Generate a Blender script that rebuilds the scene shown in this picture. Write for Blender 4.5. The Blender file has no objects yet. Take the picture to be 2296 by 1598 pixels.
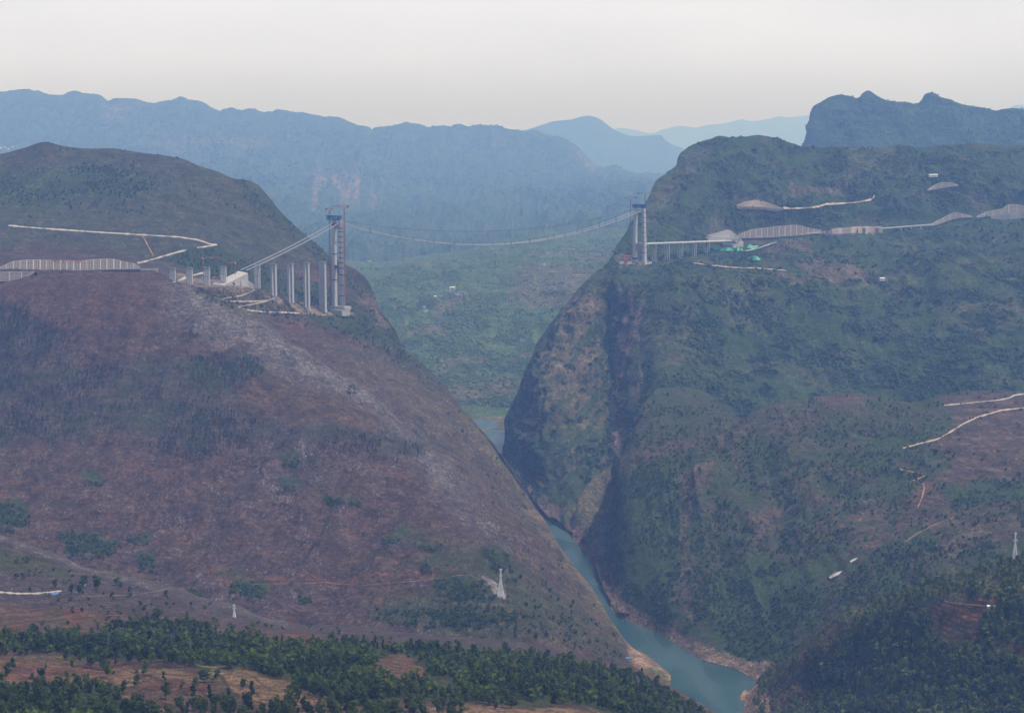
import bpy, math, random
import numpy as np

random.seed(7)
RNG = np.random.default_rng(11)
scene = bpy.context.scene
COL = scene.collection

# ------------------------------------------------------------------ survey frame
# The photograph was surveyed on a 2296 x 1598 grid; a point of the place is given by the
# grid position at which it is seen and its distance; everything is then real geometry in metres.
F, CX, CY, HCAM = 4150.0, 1148.0, 799.0, 995.0
PITCH = math.atan(490.0 / F)
CP, SP = math.cos(PITCH), math.sin(PITCH)

def W(x, y, d):
    u = (np.asarray(x, float) - CX) / F
    v = (CY - np.asarray(y, float)) / F
    dy = CP + v * SP
    dz = -SP + v * CP
    k = np.asarray(d, float) / dy
    return np.stack([u * k, dy * k, HCAM + dz * k], -1)

def zof(y, d):
    return float(W(0, y, d)[2])

def dwater(y, z=0.0):
    v = (CY - y) / F
    return (z - HCAM) / (-SP + v * CP) * (CP + v * SP)

def xz(x, d, z):                       # world point in the column x at distance d and height z
    d = np.asarray(d, float); z = np.asarray(z, float)
    zc = d * CP - (z - HCAM) * SP
    return np.stack([(np.asarray(x, float) - CX) / F * zc, d + 0 * zc, z + 0 * zc], -1)

def project(P):
    X, Y, Z = P[..., 0], P[..., 1], P[..., 2] - HCAM
    zc = Y * CP - Z * SP
    yc = Y * SP + Z * CP
    return CX + F * X / zc, CY - F * yc / zc

# ------------------------------------------------------------------ numeric helpers
def pchip(xk, yk, x):
    xk = np.asarray(xk, float); yk = np.asarray(yk, float)
    h = np.diff(xk); m = np.diff(yk) / h
    d = np.zeros_like(yk)
    d[0], d[-1] = m[0], m[-1]
    for i in range(1, len(xk) - 1):
        if m[i - 1] * m[i] > 0:
            w1 = 2 * h[i] + h[i - 1]; w2 = h[i] + 2 * h[i - 1]
            d[i] = (w1 + w2) / (w1 / m[i - 1] + w2 / m[i])
    x = np.clip(x, xk[0], xk[-1])
    i = np.clip(np.searchsorted(xk, x) - 1, 0, len(h) - 1)
    t = (x - xk[i]) / h[i]
    return ((1 + 2 * t) * (1 - t) ** 2 * yk[i] + t * (1 - t) ** 2 * h[i] * d[i]
            + t * t * (3 - 2 * t) * yk[i + 1] + t * t * (t - 1) * h[i] * d[i + 1])

def colpchip(V, counts):               # smooth interpolation down the rows of V
    m = np.diff(V, axis=0); d = np.zeros_like(V)
    d[0], d[-1] = m[0], m[-1]
    a, b = m[:-1], m[1:]
    s = a * b > 0
    d[1:-1] = np.where(s, 2 * a * b / np.where(s, a + b, 1), 0)
    out = []
    for i, n in enumerate(counts):
        for j in range(n):
            t = j / n
            out.append((1 + 2 * t) * (1 - t) ** 2 * V[i] + t * (1 - t) ** 2 * d[i]
                       + t * t * (3 - 2 * t) * V[i + 1] + t * t * (t - 1) * d[i + 1])
    out.append(V[-1])
    return np.array(out)

def _h(ix, iy, iz, s):
    n = (ix.astype(np.uint32) * np.uint32(374761393) + iy.astype(np.uint32) * np.uint32(668265263)
         + iz.astype(np.uint32) * np.uint32(2147483647) + np.uint32(s * 974634777 % 4294967295))
    n = (n ^ (n >> np.uint32(13))) * np.uint32(1274126177)
    n = n ^ (n >> np.uint32(16))
    return (n & np.uint32(0xffffff)).astype(np.float32) / 8388608.0 - 1.0

def vnoise(p, s=0):
    i = np.floor(p).astype(np.int64); f = (p - i).astype(np.float32)
    f = f * f * f * (f * (f * 6 - 15) + 10)
    x, y, z = i[..., 0], i[..., 1], i[..., 2]
    fx, fy, fz = f[..., 0], f[..., 1], f[..., 2]
    def L(a, b, t): return a + (b - a) * t
    r = []
    for dz in (0, 1):
        a = L(_h(x, y, z + dz, s), _h(x + 1, y, z + dz, s), fx)
        b = L(_h(x, y + 1, z + dz, s), _h(x + 1, y + 1, z + dz, s), fx)
        r.append(L(a, b, fy))
    return L(r[0], r[1], fz)

def fbm(p, octv=4, s=0, gain=.5, ridged=False):
    a, t, n = 1.0, 0.0, 0.0
    for o in range(octv):
        v = vnoise(p * (2.03 ** o) + 17.3 * o, s + o)
        if ridged: v = 1 - 2 * np.abs(v)
        t = t + a * v; n += a; a *= gain
    return t / n

def smooth(a, b, x):
    t = np.clip((x - a) / (b - a), 0, 1)
    return t * t * (3 - 2 * t)

def poly_sd(px, py, poly):             # signed distance, inside positive
    d2 = np.full(px.shape, 1e12); ins = np.zeros(px.shape, bool)
    n = len(poly)
    for i in range(n):
        x0, y0 = poly[i]; x1, y1 = poly[(i + 1) % n]
        ex, ey = x1 - x0, y1 - y0
        t = np.clip(((px - x0) * ex + (py - y0) * ey) / (ex * ex + ey * ey + 1e-9), 0, 1)
        d2 = np.minimum(d2, (px - x0 - t * ex) ** 2 + (py - y0 - t * ey) ** 2)
        if y0 != y1:
            c = ((y0 > py) != (y1 > py)) & (px < (x1 - x0) * (py - y0) / (y1 - y0) + x0)
            ins ^= c
    d = np.sqrt(d2)
    return np.where(ins, d, -d)

def line_d(px, py, pts):               # distance to a polyline
    d2 = np.full(px.shape, 1e12)
    for (x0, y0), (x1, y1) in zip(pts[:-1], pts[1:]):
        ex, ey = x1 - x0, y1 - y0
        t = np.clip(((px - x0) * ex + (py - y0) * ey) / (ex * ex + ey * ey + 1e-9), 0, 1)
        d2 = np.minimum(d2, (px - x0 - t * ex) ** 2 + (py - y0 - t * ey) ** 2)
    return np.sqrt(d2)

# ------------------------------------------------------------------ object helpers
def tag(o, label=None, cat=None, group=None, kind=None):
    if label: o['label'] = label
    if cat: o['category'] = cat
    if group: o['group'] = group
    if kind: o['kind'] = kind
    return o

def mesh_obj(name, verts, faces, mat=None, parent=None, smooth_shade=False, loc=None):
    me = bpy.data.meshes.new(name)
    verts = np.asarray(verts, np.float64)
    if loc is not None: verts = verts - np.asarray(loc)
    me.from_pydata(verts.tolist(), [], [list(map(int, f)) for f in faces])
    me.update()
    if smooth_shade: me.polygons.foreach_set('use_smooth', [True] * len(me.polygons))
    o = bpy.data.objects.new(name, me); COL.objects.link(o)
    if loc is not None: o.location = [float(c) for c in loc]
    if mat: me.materials.append(mat)
    if parent: o.parent = parent
    return o

def fast_mesh(name, V, faces, mat=None, attrs=None, smooth_shade=False, parent=None):
    """V (n,3); faces (m,k) with constant k."""
    me = bpy.data.meshes.new(name)
    V = np.ascontiguousarray(V, np.float32); faces = np.ascontiguousarray(faces, np.int32)
    m, k = faces.shape
    me.vertices.add(len(V)); me.vertices.foreach_set('co', V.ravel())
    me.loops.add(m * k); me.loops.foreach_set('vertex_index', faces.ravel())
    me.polygons.add(m)
    me.polygons.foreach_set('loop_start', np.arange(0, m * k, k, dtype=np.int32))
    me.polygons.foreach_set('loop_total', np.full(m, k, np.int32))
    if smooth_shade: me.polygons.foreach_set('use_smooth', np.ones(m, bool))
    me.update(calc_edges=True)
    for an, av in (attrs or {}).items():
        av = np.asarray(av, np.float32)
        if av.ndim == 1:
            a = me.attributes.new(an, 'FLOAT', 'POINT'); a.data.foreach_set('value', av)
        else:
            a = me.attributes.new(an, 'FLOAT_COLOR', 'POINT')
            if av.shape[1] == 3: av = np.concatenate([av, np.ones((len(av), 1), np.float32)], 1)
            a.data.foreach_set('color', np.ascontiguousarray(av).ravel())
    o = bpy.data.objects.new(name, me); COL.objects.link(o)
    if mat: me.materials.append(mat)
    if parent: o.parent = parent
    return o

def empty(name, loc=(0, 0, 0)):
    o = bpy.data.objects.new(name, None); COL.objects.link(o)
    o.location = [float(c) for c in loc]; o.empty_display_size = 5
    return o

# ------------------------------------------------------------------ materials
class NT:
    def __init__(s, name):
        s.m = bpy.data.materials.new(name); s.m.use_nodes = True
        s.t = s.m.node_tree; s.t.nodes.clear()
        s.out = s.n('ShaderNodeOutputMaterial')
    def n(s, typ, **kw):
        o = s.t.nodes.new(typ)
        for k, v in kw.items(): setattr(o, k, v)
        return o
    def l(s, a, b): s.t.links.new(a, b)
    def set(s, sock, v):
        if isinstance(v, bpy.types.NodeSocket): s.l(v, sock)
        elif isinstance(v, (tuple, list)) and len(v) == 3 and sock.type == 'RGBA': sock.default_value = (*v, 1)
        else: sock.default_value = v
    def math(s, op, a, b=0.0, c=None, clamp=False):
        o = s.n('ShaderNodeMath', operation=op, use_clamp=clamp)
        s.set(o.inputs[0], a); s.set(o.inputs[1], b)
        if c is not None: s.set(o.inputs[2], c)
        return o.outputs[0]
    def mix(s, f, a, b, blend='MIX'):
        o = s.n('ShaderNodeMix', data_type='RGBA', blend_type=blend)
        s.set(o.inputs[0], f); s.set(o.inputs[6], a); s.set(o.inputs[7], b)
        return o.outputs[2]
    def ramp(s, f, a, b, lo=0.0, hi=1.0):
        o = s.n('ShaderNodeMapRange', interpolation_type='SMOOTHSTEP')
        s.set(o.inputs[0], f); s.set(o.inputs[1], a); s.set(o.inputs[2], b); s.set(o.inputs[3], lo); s.set(o.inputs[4], hi)
        return o.outputs[0]
    def pos(s): return s.n('ShaderNodeNewGeometry').outputs['Position']
    def mapping(s, v, scale):
        o = s.n('ShaderNodeMapping'); s.l(v, o.inputs[0]); o.inputs['Scale'].default_value = scale
        return o.outputs[0]
    def noise(s, v, scale, detail=4, rough=.55):
        o = s.n('ShaderNodeTexNoise'); s.l(v, o.inputs['Vector'])
        o.inputs['Scale'].default_value = scale; o.inputs['Detail'].default_value = detail; o.inputs['Roughness'].default_value = rough
        return o.outputs[0]
    def attr(s, name, out='Color'):
        return s.n('ShaderNodeAttribute', attribute_name=name).outputs[out]
    def bump(s, h, dist=1.0, strength=.6):
        o = s.n('ShaderNodeBump'); s.l(h, o.inputs['Height'])
        o.inputs['Distance'].default_value = dist; o.inputs['Strength'].default_value = strength
        return o.outputs[0]
    def bsdf(s, color, rough=.9, normal=None, metal=0.0, spec=.2):
        o = s.n('ShaderNodeBsdfPrincipled')
        s.set(o.inputs['Base Color'], color); s.set(o.inputs['Roughness'], rough)
        o.inputs['Metallic'].default_value = metal; o.inputs['Specular IOR Level'].default_value = spec
        if normal is not None: s.l(normal, o.inputs['Normal'])
        s.l(o.outputs[0], s.out.inputs[0])
        return o

def terrain_mat(name, bushcol=(.028, .045, .018), bushcol2=(.05, .075, .025), rockcol=(.30, .28, .27), fine=1.0):
    t = NT(name); p = t.pos()
    col = t.attr('col')
    mk = t.n('ShaderNodeSeparateColor'); t.l(t.attr('mask'), mk.inputs[0])
    rock, bush, strat = mk.outputs[0], mk.outputs[1], mk.outputs[2]
    n1 = t.noise(p, .022 / fine, 6, .62)
    n2 = t.noise(p, .09 / fine, 5, .6)
    n3 = t.noise(t.mapping(p, (.16, .05, .16)), 1.0 / fine, 4, .6)       # scrub streaking down the slope
    n1 = t.ramp(n1, .26, .74); n2 = t.ramp(n2, .26, .74); n3 = t.ramp(n3, .3, .7)
    n4 = t.ramp(t.noise(t.mapping(p, (.34, .12, .26)), 1.0 / fine, 3, .6), .28, .72)
    c = t.mix(1.0, col, t.mix(n1, (.5, .5, .54), (1.5, 1.48, 1.44)), 'MULTIPLY')
    c = t.mix(1.0, c, t.mix(n2, (.45, .46, .5), (1.55, 1.54, 1.5)), 'MULTIPLY')
    c = t.mix(1.0, c, t.mix(n4, (.5, .5, .52), (1.5, 1.48, 1.46)), 'MULTIPLY')
    # level terrace lines
    w = t.n('ShaderNodeTexWave', wave_type='BANDS', bands_direction='Z')
    t.l(p, w.inputs['Vector']); w.inputs['Scale'].default_value = .045; w.inputs['Distortion'].default_value = 5
    w.inputs['Detail'].default_value = 4; w.inputs['Detail Scale'].default_value = .35
    c = t.mix(t.math('MULTIPLY', strat, t.math('MULTIPLY', w.outputs[1], .8)), c, (.045, .034, .03))
    # bushes
    nb = t.noise(p, .075 / fine, 5, .68)
    nbb = t.noise(p, .012 / fine, 3, .5)
    th = t.math('SUBTRACT', .71, t.math('MULTIPLY', bush, .36))
    th = t.math('ADD', th, t.math('MULTIPLY', t.math('SUBTRACT', .5, nbb), .45))
    fb = t.ramp(t.math('SUBTRACT', nb, th), -.03, .05)
    bc = t.mix(n3, bushcol, bushcol2)
    c = t.mix(fb, c, bc)
    # pale rock scatter
    nr = t.noise(t.mapping(p, (.23, .10, .17)), 1.0 / fine, 5, .72)
    clus = t.noise(t.mapping(p, (.03, .012, .022)), 1.0 / fine, 4, .65)
    thr = t.math('SUBTRACT', .70, t.math('MULTIPLY', rock, t.ramp(clus, .34, .64, .08, .36)))
    fr = t.ramp(t.math('SUBTRACT', nr, thr), -.01, .09)
    c = t.mix(fr, c, t.mix(n2, tuple(v * .6 for v in rockcol), tuple(v * 1.25 for v in rockcol)))
    hgt = t.math('ADD', t.math('MULTIPLY', nb, 1.0), t.math('MULTIPLY', nr, .7))
    t.bsdf(c, .95, t.bump(hgt, 9.0 * fine, .75), spec=.08)
    return t.m

def plain_mat(name, color, rough=.8, var=.25, scale=.2, metal=0.0, spec=.3):
    t = NT(name)
    n = t.noise(t.pos(), scale, 5, .6)
    c = t.mix(n, tuple(v * (1 - var) for v in color), tuple(min(1, v * (1 + var)) for v in color))
    t.bsdf(c, rough, metal=metal, spec=spec)
    return t.m

# ------------------------------------------------------------------ terrain sheets
class Layer:
    def __init__(s, name, rows, x0, x1, step=2.3, ystep=2.3, back=((120, -40), (500, -260), (900, -700)),
                 amp=1.0, free=(), relief=None, mincount=4, dry=False, seed=0, dispmask=None, calm=None, silk=.22):
        xs = np.linspace(x0, x1, int((x1 - x0) / step) + 2)
        Y = []; D = []
        for r in rows:
            a = np.array(r, float)
            o = np.argsort(a[:, 0], kind='stable'); a = a[o]
            Y.append(pchip(a[:, 0], a[:, 1], xs)); D.append(pchip(a[:, 0], a[:, 2], xs))
        Y, D = np.array(Y), np.array(D)
        n = len(rows)
        for k in range(n - 2, -1, -1):
            D[k] = np.minimum(D[k], D[k + 1] - 3)
            lim = Y[k + 1] + .6
            if k in free: lim = np.where(xs > free[k], lim, -1e9)
            Y[k] = np.maximum(Y[k], lim)
        if dry:                            # keep the ground in front of the water line above the water
            for k in range(n - 1): D[k] = np.minimum(D[k], dwater(Y[k], 6.0 + 5.0 * (n - 2 - k) ** .7))
        Z = W(0, Y, D)[..., 2]
        counts = []
        for k in range(n - 1):
            counts.append(int(np.clip(np.percentile(np.abs(Y[k + 1] - Y[k]), 92) / ystep, mincount, 260)))
        for dd, dz in back:
            D = np.vstack([D, D[-1:] + dd]); Z = np.vstack([Z, Z[n - 1:n] + dz]); counts.append(8 if dd < 200 else 6)
        D = colpchip(D, counts); Z = colpchip(Z, counts)
        P = xz(xs[None, :], D, Z)
        s.gx, s.gy = project(P)
        # outward normals of the smooth sheet
        du = np.gradient(P, axis=1); dv = np.gradient(P, axis=0)
        nn = np.cross(du, dv); nn /= np.linalg.norm(nn, axis=-1, keepdims=True) + 1e-9
        nn[nn[..., 2] < 0] *= -1
        q = P + np.array([0, 0, 3.1 * seed])
        disp = (22 * fbm(q / 330., 3, seed) + 14 * fbm(q / 95., 3, seed + 5, ridged=True) * .8 + 4.5 * fbm(q / 24., 3, seed + 9))
        gul = fbm(np.stack([q[..., 0] / 70., q[..., 1] / 420., q[..., 2] / 400.], -1), 3, seed + 21, ridged=True)
        disp = amp * (disp + 7 * gul) * (.12 + .88 * smooth(-5, 110, P[..., 2]))
        if dispmask is not None: disp = disp * dispmask(s.gx, s.gy)
        if relief is not None: disp = disp + relief(s.gx, s.gy, P)
        if calm is not None: disp = disp * (.12 + .88 * smooth(6, 34, line_d(s.gx, s.gy, calm)))
        sil = np.zeros(P.shape[:2]); nf = sum(counts[:n - 1]) + 1
        sil[:nf] = smooth(0, 46, s.gy[:nf] - Y[-1][None, :])
        P = P + nn * (disp * (silk + (1 - silk) * sil))[..., None]
        s.P = P; s.name = name; s.nrow_front = sum(counts[:n - 1]) + 1
        s.px, s.py = project(P); s.xs = xs; s.nn = nn
        s.shape = P.shape[:2]
    def build(s, mat, col, mask, label_kind='structure'):
        r, c = s.shape
        idx = np.arange(r * c).reshape(r, c)
        f = np.stack([idx[:-1, :-1], idx[:-1, 1:], idx[1:, 1:], idx[1:, :-1]], -1).reshape(-1, 4)
        o = fast_mesh(s.name, s.P.reshape(-1, 3), f, mat, {'col': col.reshape(-1, 3), 'mask': mask.reshape(-1, 3)}, True)
        o['kind'] = label_kind
        s.obj = o
        return o
    def at(s, x, y):
        """world point of the sheet that is seen at (x, y); nan where it is not seen."""
        x = np.atleast_1d(np.asarray(x, float)); y = np.atleast_1d(np.asarray(y, float))
        out = np.full((len(x), 3), np.nan)
        R = s.nrow_front
        for a in range(0, len(x), 4000):
            xa, ya = x[a:a + 4000], y[a:a + 4000]
            j = np.clip((xa - s.xs[0]) / (s.xs[1] - s.xs[0]), 0, len(s.xs) - 1.001)
            j0 = j.astype(int); fj = j - j0
            yy = s.py[:R, j0] * (1 - fj) + s.py[:R, j0 + 1] * fj
            hit = (yy[:-1] >= ya) & (yy[1:] < ya)
            ok = hit.any(0); k = hit.argmax(0)
            ar = np.arange(len(xa))
            t = (yy[k, ar] - ya) / (yy[k, ar] - yy[k + 1, ar] + 1e-9)
            p0 = s.P[k, j0] * (1 - fj)[:, None] + s.P[k, j0 + 1] * fj[:, None]
            p1 = s.P[k + 1, j0] * (1 - fj)[:, None] + s.P[k + 1, j0 + 1] * fj[:, None]
            pp = p0 * (1 - t)[:, None] + p1 * t[:, None]
            pp[~ok] = np.nan
            pp[(xa < s.xs[0]) | (xa > s.xs[-1])] = np.nan
            out[a:a + 4000] = pp
        return out
    def at1(s, x, y):
        for dy in (0, 1, 2, 3, 4, 6, 8, 10, 14, 18, 24, 30, 40):
            p = s.at([x], [y + dy])[0]
            if not np.isnan(p[0]): return p
        raise ValueError((s.name, x, y))
# ------------------------------------------------------------------ the lie of the land
dw = dwater
TOPK = [(-150, 352, 6300), (0, 345, 6300), (50, 333, 6300), (100, 319, 6300), (150, 329, 6300), (200, 333, 6300), (250, 333, 6300), (300, 341, 6300),
        (345, 346, 6300), (400, 354, 6300), (450, 373, 6300), (490, 385, 6300), (520, 399, 6300), (560, 406, 6280), (580, 418, 6260), (600, 440, 6220),
        (625, 470, 6160), (650, 497, 6100), (700, 541, 6020), (740, 575, 5950), (800, 608, 5820), (825, 632, 5750), (838, 660, 5690), (846, 690, 5620),
        (868, 718, 5520), (884, 742, 5440), (900, 776, 5380), (930, 805, 5320), (960, 833, 5290), (1000, 873, 5250), (1021, 903, 5220), (1050, 934, 5180), (1076, 962, 5120), (1100, 989, 5060),
        (1126, 1022, 4990), (1158, 1070, 4930), (1190, 1122, 4870), (1222, 1166, dw(1166)), (1250, 1216, dw(1216)), (1290, 1272, dw(1272)),
        (1330, 1322, dw(1322)), (1370, 1390, dw(1390)), (1420, 1452, dw(1452)), (1450, 1468, dw(1468)), (1480, 1492, dw(1492)), (1506, 1515, dw(1515))]
ROW_E = [(-150, 645, 4620), (0, 640, 4620), (60, 621, 4630), (140, 614, 4640), (240, 612, 4650), (310, 611, 4650), (360, 621, 4640), (420, 641, 4620),
         (480, 670, 4600), (560, 716, 4560), (640, 767, 4520), (740, 838, 4460), (850, 912, 4490), (950, 982, 4520), (1040, 1047, 4620), (1120, 1107, 4720),
         (1180, 1152, 4770), (1230, 1200, 4630), (1300, 1300, 4170), (1420, 1459, 3590), (1506, 1521, 3415)]
ROW_F = [(x, y + 14 * (1 - smooth(640, 860, x)) - 10 * smooth(700, 900, x), d + 40 + 110 * (1 - smooth(640, 860, x))) for x, y, d in ROW_E]
LEFT_ROWS = [
    [(-150, 1360, 3300), (300, 1430, 3250), (640, 1470, 3150), (1000, 1530, 3000), (1200, 1570, 2950), (1300, 1590, 2930), (1440, 1600, 3020), (1506, 1562, 3260)],
    [(-150, 1180, 3650), (0, 1200, 3650), (300, 1240, 3620), (640, 1280, 3520), (900, 1310, 3420), (1120, 1335, 3300), (1250, 1410, 3270), (1340, 1460, 3260), (1440, 1512, 3310), (1506, 1536, 3350)],
    [(-150, 980, 4050), (0, 1000, 4050), (300, 1020, 4000), (640, 1060, 3900), (900, 1130, 3750), (1060, 1180, 3700), (1200, 1262, 3690), (1300, 1360, 3620), (1380, 1430, 3560), (1440, 1486, 3440), (1506, 1526, 3400)],
    [(-150, 790, 4350), (0, 795, 4350), (300, 800, 4330), (600, 865, 4250), (760, 945, 4150), (900, 1015, 4100), (1040, 1085, 4130), (1140, 1155, 4250), (1220, 1222, 4290), (1300, 1325, 3960), (1400, 1446, 3620), (1506, 1522, 3412)],
    ROW_E, ROW_F,
    [(-150, 640, 4800), (0, 634, 4800), (100, 628, 4810), (300, 628, 4830), (355, 632, 4850), (386, 642, 4900), (424, 655, 4940), (463, 664, 4900), (520, 684, 4930), (600, 713, 5080), (700, 721, 5190), (790, 724, 5220),
     (850, 798, 5160), (930, 862, 5060), (1000, 915, 5010), (1060, 975, 4950), (1120, 1052, 4870), (1180, 1135, 4810), (1222, 1185, 4700), (1300, 1296, 4180), (1506, 1518, 3420)],
    [(-150, 606, 4850), (0, 604, 4850), (340, 606, 4870), (386, 626, 4930), (424, 640, 4960), (463, 644, 4915), (500, 642, 4930), (540, 643, 4985), (576, 650, 5070), (613, 664, 5150), (651, 678, 5195), (687, 689, 5235), (723, 697, 5275),
     (757, 704, 5310), (800, 706, 5350), (845, 730, 5370), (885, 764, 5360), (930, 818, 5260), (1000, 880, 5200), (1050, 938, 5140), (1100, 996, 5030), (1160, 1080, 4920), (1222, 1172, 4800), (1506, 1517, 3425)],
    [(-150, 570, 5300), (0, 570, 5300), (200, 572, 5300), (360, 590, 5250), (480, 622, 5250), (600, 640, 5350), (700, 660, 5430), (760, 672, 5450), (830, 700, 5480), (880, 752, 5420), (1000, 874, 5230), (1222, 1169, 4815), (1506, 1516.4, 3428)],
    [(-150, 508, 5600), (0, 508, 5600), (200, 522, 5600), (400, 534, 5620), (480, 549, 5650), (560, 575, 5680), (700, 620, 5660), (760, 645, 5640), (830, 690, 5560), (880, 748, 5430), (1000, 872, 5240), (1222, 1168, 4820), (1506, 1516, 3430)],
    [(-150, 440, 5950), (0, 440, 5950), (300, 432, 5950), (500, 470, 5960), (600, 512, 5950), (680, 560, 5900), (740, 598, 5850), (800, 632, 5760), (830, 660, 5680), (846, 700, 5590), (1000, 870, 5245), (1222, 1167, 4826), (1506, 1515.6, 3432)],
    TOPK]

def left_relief(px, py, P):
    # cliff bands on the dark shoulder above the gorge and little knolls by the construction yard
    e = smooth(690, 850, px) * smooth(900, 700, py) * smooth(560, 620, py)
    g = smooth(640, 760, py) * smooth(10, 120, P[..., 2])
    q = np.stack([(P[..., 0] - .25 * P[..., 1]) / 120., P[..., 1] / 700., P[..., 2] / 600.], -1)
    return e * 12 * fbm(P / np.array([60., 160., 45.]), 4, 77, ridged=True) + g * (15 * fbm(q, 3, 78, ridged=True) + 4 * fbm(P / 34., 3, 79, ridged=True))

LEFT = Layer('left_hill', LEFT_ROWS, -480, 1504, back=((60, -45), (200, -200), (500, -600), (700, -760)), amp=.62,
             free={4: 780}, relief=left_relief, seed=1, dry=True,
             calm=[(-500, 612), (350, 612), (400, 640), (560, 652), (650, 682), (790, 706)])

RA_TOP = [(1128, 1019, 5700), (1136, 985, 5940), (1142, 935, 6050), (1152, 908, 6080), (1170, 866, 6100), (1190, 818, 6120), (1210, 770, 6130), (1230, 738, 6140), (1270, 688, 6160),
          (1310, 638, 6220), (1340, 612, 6280), (1358, 598, 6330), (1372, 574, 6420), (1386, 548, 6520), (1400, 528, 6600), (1415, 500, 6680), (1440, 464, 6800), (1458, 438, 6900), (1475, 405, 7000), (1500, 391, 7080),
          (1524, 371, 7140), (1533, 345, 7200), (1560, 326, 7280), (1600, 316, 7330), (1613, 311, 7340), (1650, 313, 7360), (1700, 308, 7370), (1740, 315, 7390), (1770, 325, 7400), (1800, 334, 7430), (1850, 337, 7450), (1900, 335, 7460),
          (1960, 333, 7470), (2010, 330, 7470), (2060, 336, 7470), (2100, 332, 7470), (2160, 330, 7470), (2200, 328, 7470), (2296, 331, 7470), (2420, 330, 7470)]
RA_ROWS = [
    [(1128, 1024, dw(1024)), (1140, 1040, dw(1040)), (1180, 1100, dw(1100)), (1220, 1157, dw(1157)), (1260, 1183, dw(1183)), (1300, 1216, dw(1216)), (1330, 1260, dw(1260)), (1345, 1300, dw(1300)), (1360, 1340, dw(1340)), (1400, 1388, dw(1388)), (1500, 1400, 4000), (1700, 1300, 4400), (2000, 1100, 4800), (2420, 1000, 5000)],
    [(1128, 1022, 5690), (1180, 1062, 5400), (1230, 1110, 5020), (1300, 1145, 4850), (1380, 1150, 4800), (1450, 1120, 4780), (1700, 1000, 5100), (2000, 950, 5200), (2420, 900, 5250)],
    [(1128, 1021, 5692), (1160, 970, 5640), (1200, 955, 5450), (1260, 960, 5330), (1330, 970, 5330), (1370, 985, 5330), (1400, 985, 5225), (1440, 960, 5075), (1480, 910, 5080), (1560, 890, 5250), (1700, 870, 5350), (2000, 850, 5400), (2420, 820, 5400)],
    [(1128, 1020.5, 5694), (1150, 925, 5950), (1195, 840, 5800), (1260, 810, 5720), (1320, 810, 5750), (1368, 815, 5790), (1395, 815, 5705), (1435, 790, 5545), (1500, 770, 5480), (1700, 745, 5650), (2000, 725, 5700), (2420, 705, 5700)],
    [(1128, 1020, 5696), (1138, 955, 5980), (1200, 805, 6020), (1250, 727, 6010), (1310, 664, 6010), (1352, 652, 6070), (1372, 652, 6080), (1395, 655, 5980), (1440, 645, 5860), (1500, 642, 5830), (1700, 632, 5980), (2000, 622, 6050), (2420, 605, 6080)],
    [(1128, 1019.5, 5698), (1140, 940, 6030), (1200, 796, 6060), (1250, 720, 6060), (1310, 650, 6120), (1362, 605, 6290), (1400, 592, 6330), (1440, 590, 6350), (1470, 589, 6405), (1500, 585, 6465), (1530, 581, 6525), (1560, 575, 6590), (1590, 568, 6655), (1650, 557, 6780), (1700, 545, 6830), (1850, 524, 6880), (2000, 517, 6920), (2060, 512, 6930), (2200, 490, 6970), (2296, 484, 6980), (2420, 478, 6990)],
    [(1128, 1019.4, 5699), (1145, 925, 6060), (1200, 788, 6100), (1250, 711, 6110), (1310, 642, 6170), (1362, 597, 6350), (1400, 540, 6540), (1430, 490, 6700), (1462, 470, 6800), (1520, 466, 6900), (1620, 472, 7000), (1700, 457, 7030), (2000, 440, 7080), (2420, 420, 7120)],
    [(1128, 1019.2, 5699.5), (1145, 924, 6062), (1200, 787, 6110), (1310, 640, 6190), (1362, 595, 6360), (1400, 532, 6570), (1440, 470, 6790), (1475, 415, 6980), (1530, 385, 7100), (1600, 370, 7180), (1700, 375, 7220), (1900, 378, 7280), (2100, 375, 7280), (2420, 375, 7280)],
    RA_TOP]

def ra_relief(px, py, P):
    wall = smooth(1470, 1400, px) * smooth(560, 660, py)
    q = np.stack([P[..., 0] / 55., P[..., 1] / 240., P[..., 2] / 200.], -1)
    r = wall * (26 * fbm(q, 4, 31, ridged=True) + 13 * fbm(P / np.array([30., 60., 40.]), 4, 35, ridged=True))
    hill = smooth(1430, 1520, px) * (34 * fbm(P / np.array([380., 600., 500.]), 2, 47, ridged=True) + 24 * fbm(P / np.array([150., 260., 150.]), 3, 41, ridged=True) + 8 * fbm(P / 45., 3, 43, ridged=True))
    return r + hill

RA = Layer('right_hill', RA_ROWS, 1130, 2780, back=((60, -25), (300, -120), (900, -300)), amp=.5, relief=ra_relief, seed=2, silk=.3,
           calm=[(1395, 592), (1440, 589), (1590, 560), (1660, 540), (1850, 520), (2100, 503), (2800, 474)])

SPUR = Layer('rock_spur', [
    [(1283, 1212, dw(1212)), (1300, 1225, dw(1225)), (1335, 1275, dw(1275)), (1360, 1340, dw(1340)), (1400, 1395, dw(1395))],
    [(1283, 1196, 4580), (1310, 1170, 4580), (1350, 1150, 4640), (1400, 1180, 4640)],
    [(1283, 1180, 4620), (1298, 1115, 4670), (1318, 1086, 4740), (1345, 1062, 4830), (1372, 1040, 4920), (1400, 1010, 5020)]],
    1284, 1399, back=((40, -20), (150, -160), (300, -500)), amp=.25, seed=4)

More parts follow.
